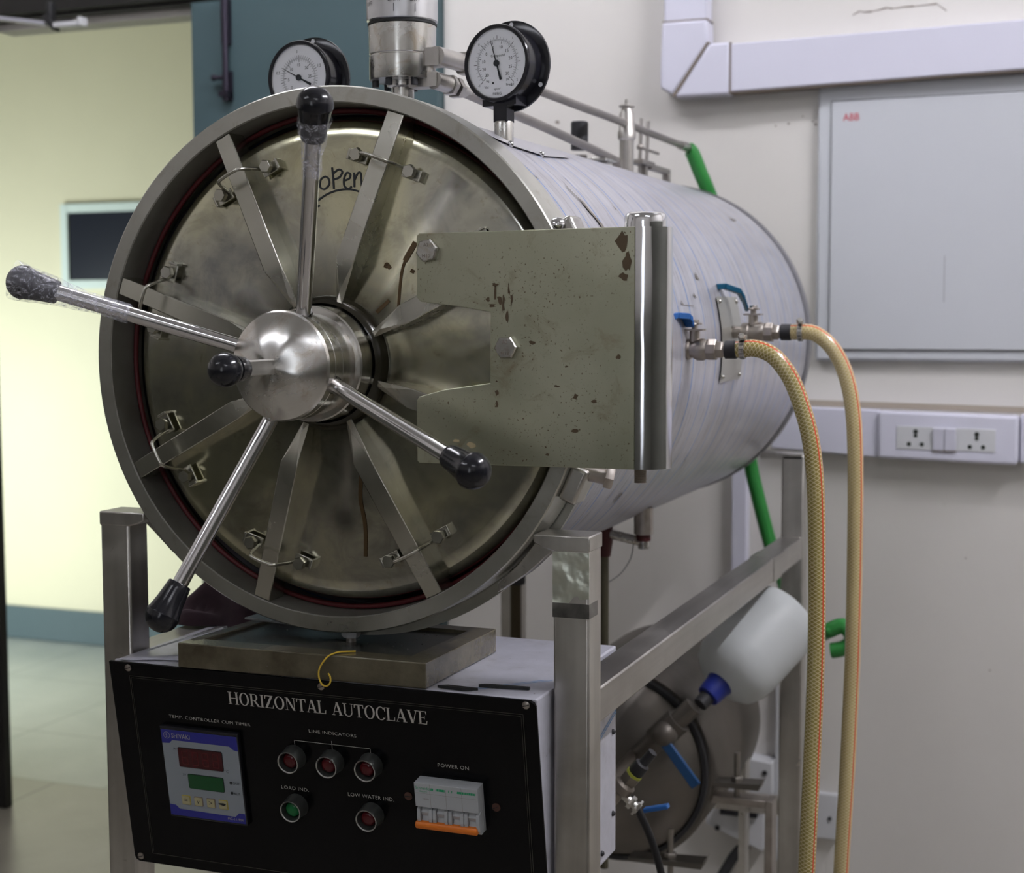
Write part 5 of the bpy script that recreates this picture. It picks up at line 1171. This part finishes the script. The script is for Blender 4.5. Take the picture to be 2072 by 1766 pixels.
# clear plastic pieces
def sheet(name, pts, th, mat, label, cat):
    b = MB(); n_ = len(pts); vs = [V(p) for p in pts]+[V(p)+V((0, 0, th)) for p in pts]
    b.add(vs, [tuple(reversed(range(n_))), tuple(range(n_, 2*n_))]+[(i, (i+1) % n_, n_+(i+1) % n_, n_+i) for i in range(n_)])
    o = b.build(name, [mat], smooth=None, bevel=0.0004); rebase(o, pts[0]); return tag(o, label, cat)
M['clear'] = plain('clear_acrylic', (0.86, 0.88, 0.90), 0.12, trans=0.75, ior=1.35)
sheet('plastic_sheet', [(-0.2250, -0.0250, 0.866), (-0.1650, -0.0180, 0.8865), (-0.1500, 0.030, 0.8890), (-0.1750, 0.048, 0.8830), (-0.2150, 0.040, 0.868)], 0.002, M['clear'], 'clear crumpled plastic sheet at the left end of the drip tray', 'plastic sheet')
sheet('plastic_sheet', [(-0.1450, 0.060, 0.8930), (-0.020, 0.055, 0.8900), (-0.020, 0.090, 0.8900), (-0.1350, 0.098, 0.8955)], 0.0025, M['clear'], 'long clear plastic strip lying across the back of the drip tray', 'plastic strip')
sheet('torn_strip', [(-0.2570, -0.0400, 0.8573), (-0.2350, -0.0385, 0.8575), (-0.2150, -0.0300, 0.8585), (-0.2050, -0.0250, 0.8578), (-0.1690, -0.0180, 0.858), (-0.1690, 0.010, 0.859), (-0.2100, -0.0050, 0.8578)], 0.0012, M['paper'], 'torn strip of white film on the cabinet left of the tray', 'film strip')
# maroon cloth heap behind
import bmesh
rnd = random.Random(5); b = MB(); nx, ny = 90, 46; vs = []
def hcl(x, y):
    u = (x+0.315)/0.29; v_ = (y-0.156)/0.12
    env = max(0, min(1, min(u, 1-u)*5))**0.5*max(0, min(1, min(v_, 1-v_)*6))**0.5
    f = 0.5+0.5*math.sin(34*v_+5*u+2.2*math.sin(7*u)+1.1*math.sin(13*u+3))
    f2 = 0.5+0.5*math.sin(21*u+9*v_+1.5*math.sin(8*v_))
    return env*(0.020+0.030*abs(f)**0.7*(1-0.45*u)+0.014*f2+0.020*(1-u)*v_)
for j_ in range(ny+1):
    for i_ in range(nx+1):
        x = -0.315+0.29*i_/nx; y = 0.156+0.12*j_/ny
        vs.append((x+0.006*math.sin(y*90+x*20), y+0.006*math.sin(x*70), 0.8580+hcl(x, y)))
n0 = len(vs); vs += [(p[0], p[1], 0.8575) for p in vs]
fs = []; st_ = nx+1
for j_ in range(ny):
    for i_ in range(nx):
        a = j_*st_+i_; fs.append((a, a+1, a+st_+1, a+st_)); fs.append((n0+a, n0+a+st_, n0+a+st_+1, n0+a+1))
for i_ in range(nx):
    a = i_; fs.append((a, n0+a, n0+a+1, a+1)); a = ny*st_+i_; fs.append((a, a+1, n0+a+1, n0+a))
for j_ in range(ny):
    a = j_*st_; fs.append((a, a+st_, n0+a+st_, n0+a)); a = j_*st_+nx; fs.append((a, n0+a, n0+a+st_, a+st_))
b.add(vs, fs); o = b.build('cloth', [M['cloth']], smooth=80); rebase(o, (-0.17, 0.18, 0.8575)); tag(o, 'crumpled dark maroon cloth on the cabinet beneath the ring', 'cloth')

# ================================================================== HOSES
h1 = [(0.3380, 0.45, 1.2055), (0.3500, 0.45, 1.2058), (0.3640, 0.45, 1.2068), (0.3798, 0.45, 1.2073), (0.4022, 0.45, 1.1979), (0.4247, 0.45, 1.1698), (0.4409, 0.45, 1.1292), (0.4521, 0.45, 1.0854), (0.4585, 0.45, 1.0225), (0.461, 0.45, 0.9274), (0.4617, 0.45, 0.8314), (0.4598, 0.45, 0.7344), (0.4566, 0.45, 0.6365), (0.4528, 0.45, 0.5269), (0.449, 0.45, 0.40), (0.445, 0.46, 0.2), (0.445, 0.48, 0.05), (0.47, 0.55, 0.012), (0.55, 0.70, 0.012)]
h2 = [(0.3600, 0.70, 1.2245), (0.3740, 0.70, 1.2245), (0.3896, 0.70, 1.2250), (0.4108, 0.70, 1.2225), (0.4355, 0.70, 1.2016), (0.4548, 0.70, 1.1632), (0.466, 0.70, 1.1073), (0.47, 0.70, 1.03), (0.4709, 0.70, 0.9237), (0.4702, 0.70, 0.7806), (0.4676, 0.70, 0.672), (0.4636, 0.70, 0.5623), (0.4582, 0.70, 0.4396), (0.454, 0.70, 0.25), (0.455, 0.71, 0.05), (0.49, 0.78, 0.012), (0.60, 0.90, 0.012)]
def hose(name, pts, r, mat, label, cx, grp):
    t = thing(name, label, 'hose', (pts[-1][0], pts[-1][1], 0), grp)
    MB().tube(pts[1:], r, 24, smooth=3, uv=True).build('braided_tube', [mat], t, smooth=60)
    p = V(pts[0]); b = MB(); b.lathe([(0.0098, 0.001), (0.0118, 0.002), (0.0118, 0.016), (0.0105, 0.0175)], p, XA, 24); b.build('rubber_collar', [M['rubber']], t)
    c = V(cx); b = MB(); b.lathe([(r+.0006, 0), (r+.0016, .0002), (r+.0016, .0070), (r+.0006, .0072)], c, XA, 28, cap0=False, cap1=False)
    b.obox(c+V((.0036, -0.003, r+.004)), XA, YA, ZA, .0045, .007, .0032); b.hexa(c+V((.0036, -0.010, r+.004)), (0.3, -1, .4), .0045, .007)
    for i in range(14):
        a = R(i*25.7); q = c+V((.0036, math.cos(a)*(r+.0017), math.sin(a)*(r+.0017))); b.obox(q, XA, (0, -math.sin(a), math.cos(a)), (0, math.cos(a), math.sin(a)), .0024, .0004, .0003, 1)
    b.build('hose_clamp', [M['fitting'], M['dark_gap']], t)
    return t
hose('braided_hose', h1, 0.0112, M['hose_a'], 'straw yellow braided hose from the nearer ball valve, in front', (0.3590, 0.45, 1.2063), None)
hose('braided_hose', h2, 0.0112, M['hose_b'], 'paler tan braided hose from the ball valve on the metal plate', (0.3860, 0.70, 1.2247), None)
GEND = [(0.3714, 1.1, 0.7129), (0.3921, 1.1, 0.7213), (0.4064, 1.1, 0.7087), (0.4066, 1.1, 0.6934), (0.3926, 1.1, 0.6821), (0.3735, 1.1, 0.6772)]
g = [(0.060, 1.284, 1.5574), (0.0655, 1.30, 1.5530), (0.0717, 1.305, 1.5461), (0.0831, 1.315, 1.5140), (0.0956, 1.33, 1.4774), (0.105, 1.37, 1.43), (0.12, 1.40, 1.33), (0.135, 1.41, 1.2), (0.145, 1.415, 1.07), (0.1601, 1.42, 0.9629), (0.1722, 1.42, 0.9105), (0.1873, 1.42, 0.8533), (0.2023, 1.42, 0.801), (0.225, 1.40, 0.755), (0.255, 1.34, 0.715), (0.295, 1.24, 0.690), (0.335, 1.15, 0.690), (0.3656, 1.105, 0.7097)]+GEND
t = thing('green_hose', 'green rubber hose from the vent pipe, passing behind the drum', 'hose', (0.30, 1.24, 0.69))
MB().tube(g[1:], 0.0135, 18, smooth=2).build('green_tube', [M['green_hose']], t, smooth=60)
MB().tube([(0.060, 1.262, 1.5574), (0.0625, 1.285, 1.5570), (0.067, 1.302, 1.553)], 0.0085, 16, smooth=1).build('hose_tail', [M['fitting']], t)

# ================================================================== STEAM TANK and its fittings
TK = thing('steam_tank', 'dull grey cylindrical steam tank low behind the right front leg', 'tank', (0.055, 1.0, 0))
tc_ = (0.055, 0.0, 0.505)
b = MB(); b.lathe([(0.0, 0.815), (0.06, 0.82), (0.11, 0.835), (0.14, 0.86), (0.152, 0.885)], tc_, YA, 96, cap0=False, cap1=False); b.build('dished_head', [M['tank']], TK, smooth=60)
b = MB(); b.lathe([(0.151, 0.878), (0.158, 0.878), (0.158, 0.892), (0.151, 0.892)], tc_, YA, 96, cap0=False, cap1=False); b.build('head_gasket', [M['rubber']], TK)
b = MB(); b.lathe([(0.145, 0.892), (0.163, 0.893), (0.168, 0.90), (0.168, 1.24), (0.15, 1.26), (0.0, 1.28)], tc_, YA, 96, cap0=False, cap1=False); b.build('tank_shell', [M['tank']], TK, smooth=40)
for (x0, x1, y, z, zz, rx_) in ((0.165, 0.300, 0.895, 0.4845, 0.467, 0.2560), (0.110, 0.235, 0.78, 0.386, 0.377, 0.176)):
    b = MB(); b.prism([(x0, z+.004), (x1-.004, z+.010), (x1, z+.016), (x1-.006, z-.0005), (x0, z-.002)], (0, y, 0), XA, ZA, (0, 0.035, 0))
    cl = b.build('clamp_arm', [M['tank']], TK, smooth=None, bevel=.0008)
    b = MB(); b.cyl((rx_, y+.015, z-.022), (rx_, y+.015, z+.055), 0.0048, seg=12); b.hexa((rx_, y+.015, z+.008), ZA, .010, .008); b.build('threaded_rod', [M['pipe']], cl)
b = MB(); b.box(0.165, 0.304, 0.90, 0.93, 0.455, 0.467); b.box(0.3040, 0.3160, 0.90, 0.935, 0.0, 0.467); b.build('tank_support', [M['valve']], TK, bevel=.001)
for q_ in ((-0.105, -0.093, 0.92, 0.955), (-0.105, -0.093, 1.17, 1.205), (0.2, 0.212, 1.17, 1.205)): MB().box(*q_, 0.0, 0.467).build('tank_leg', [M['frame']], TK)
# upper pipe with ball valve and blue lever feeding the can
b = MB(); b.tube([(0.080, 0.82, 0.505), (0.118, 0.815, 0.545)], 0.0125, 16); b.tube([(0.118, 0.815, 0.545), (0.150, 0.81, 0.578)], 0.017, 16); b.tube([(0.146, 0.812, 0.574), (0.182, 0.815, 0.610)], 0.0215, 8); b.tube([(0.180, 0.815, 0.608), (0.205, 0.82, 0.634)], 0.0155, 16)
b.ball((0.164, 0.800, 0.590), 0.021, 18, 12)
fv_ = b.build('feed_valve', [plain('dark_bronze_valve', (0.13, 0.115, 0.10), 0.45, 0.6)], TK, smooth=40)
b = MB(); b.obox((0.1925, 0.79, 0.548), (0.62, 0, -0.78), YA, (0.78, 0, 0.62), 0.042, 0.0035, 0.0085); b.build('lever', [plain('dull_blue_vinyl', (0.012, 0.07, 0.20), 0.4)], fv_, bevel=.002)
# lower drain valve
b = MB(); d_ = V((-0.0435, 0, -0.055)).normalized(); s_ = V((0.268, 0.37, 0.690))
b.cyl(s_, s_+d_*0.022, 0.0065, seg=16, mi=1); b.lathe([(0.0065, 0), (0.0100, 0.002), (0.0105, 0.016), (0.0095, 0.018)], s_+d_*0.020, d_, 16, 1)
b.lathe([(0.0112, 0), (0.0112, 0.0035)], s_+d_*0.038, d_, 16, 2); b.hexa(s_+d_*0.0415, d_, 0.0125, 0.013, 0); b.lathe([(0.0105, 0), (0.0145, 0.004), (0.0145, 0.014), (0.010, 0.018)], s_+d_*0.0545, d_, 18, 0)
b.tube([s_+d_*0.07, s_+d_*0.12, s_+d_*0.14+V((0, 0.02, 0)), V((0.150, 0.50, 0.575)), V((0.120, 0.70, 0.555)), V((0.105, 0.845, 0.545))], 0.0085, 14, smooth=2)
q = s_+d_*0.072
dv = b.build('drain_valve', [plain('grey_bronze_valve', (0.24, 0.21, 0.18), 0.4, 0.7), M['rubber'], M['yellow_ring']], TK, smooth=35)
b = MB(); e_ = V((0.78, 0, -0.62)); f_ = V((0.62, 0, 0.78)); b.cyl(q, q+e_*0.030, 0.0055, seg=12); b.hexa(q+e_*0.018, e_, .0095, .006); b.hexa(q+e_*0.028, e_, .0075, .006)
b.obox(q+e_*0.031, f_, YA, e_, 0.010, 0.006, 0.0015); b.build('valve_stem', [M['fitting']], dv)
b = MB(); b.obox(q+e_*0.033+V((0.024, 0, 0.004)), (1, 0, .28), YA, (-.28, 0, 1), 0.017, 0.006, 0.003); b.build('lever', [M['blue_lever']], dv, bevel=.0015)
tag(rebase(MB().tube([(0.215, 0.45, 0.60), (0.2350, 0.46, 0.555), (0.250, 0.47, 0.50), (0.256, 0.48, 0.44), (0.262, 0.49, 0.30), (0.26, 0.5, 0.05), (0.25, 0.55, 0.008)], 0.0052, 12, smooth=2).build('power_cable', [M['cable']]), (0.25, 0.5, 0.008)),
    'thin black cable hanging down behind the control cabinet', 'cable')

# ================================================================== PLASTIC CAN
t = thing('plastic_can', 'milky white plastic can with blue cap hung upside down under the rail', 'plastic can', (0.227, 0.85, 0.64))
c0 = V((0.2235, 0.85, 0.647)); d_ = (V((0.342, 1.03, 0.788))-c0).normalized()
b = MB(); b.lathe([(0.016, 0.012), (0.0175, 0.020), (0.022, 0.026), (0.042, 0.032), (0.058, 0.044), (0.0660, 0.062), (0.0680, 0.085), (0.0680, 0.165), (0.0665, 0.188), (0.060, 0.200), (0.045, 0.207), (0.0, 0.209)], c0, d_, 48, cap0=True, cap1=False)
b.build('can_body', [M['can']], t, smooth=50)
b = MB(); b.lathe([(0.0140, -0.006), (0.0185, -0.004), (0.0205, 0.004), (0.0215, 0.018), (0.0235, 0.026), (0.020, 0.027)], c0, d_, 24, 0); b.build('cap', [M['blue_cap']], t, smooth=35)
b = MB(); b.cyl(c0-d_*0.024, c0-d_*0.004, 0.0115, 0.0130, seg=20); b.build('adapter', [M['rubber']], t)
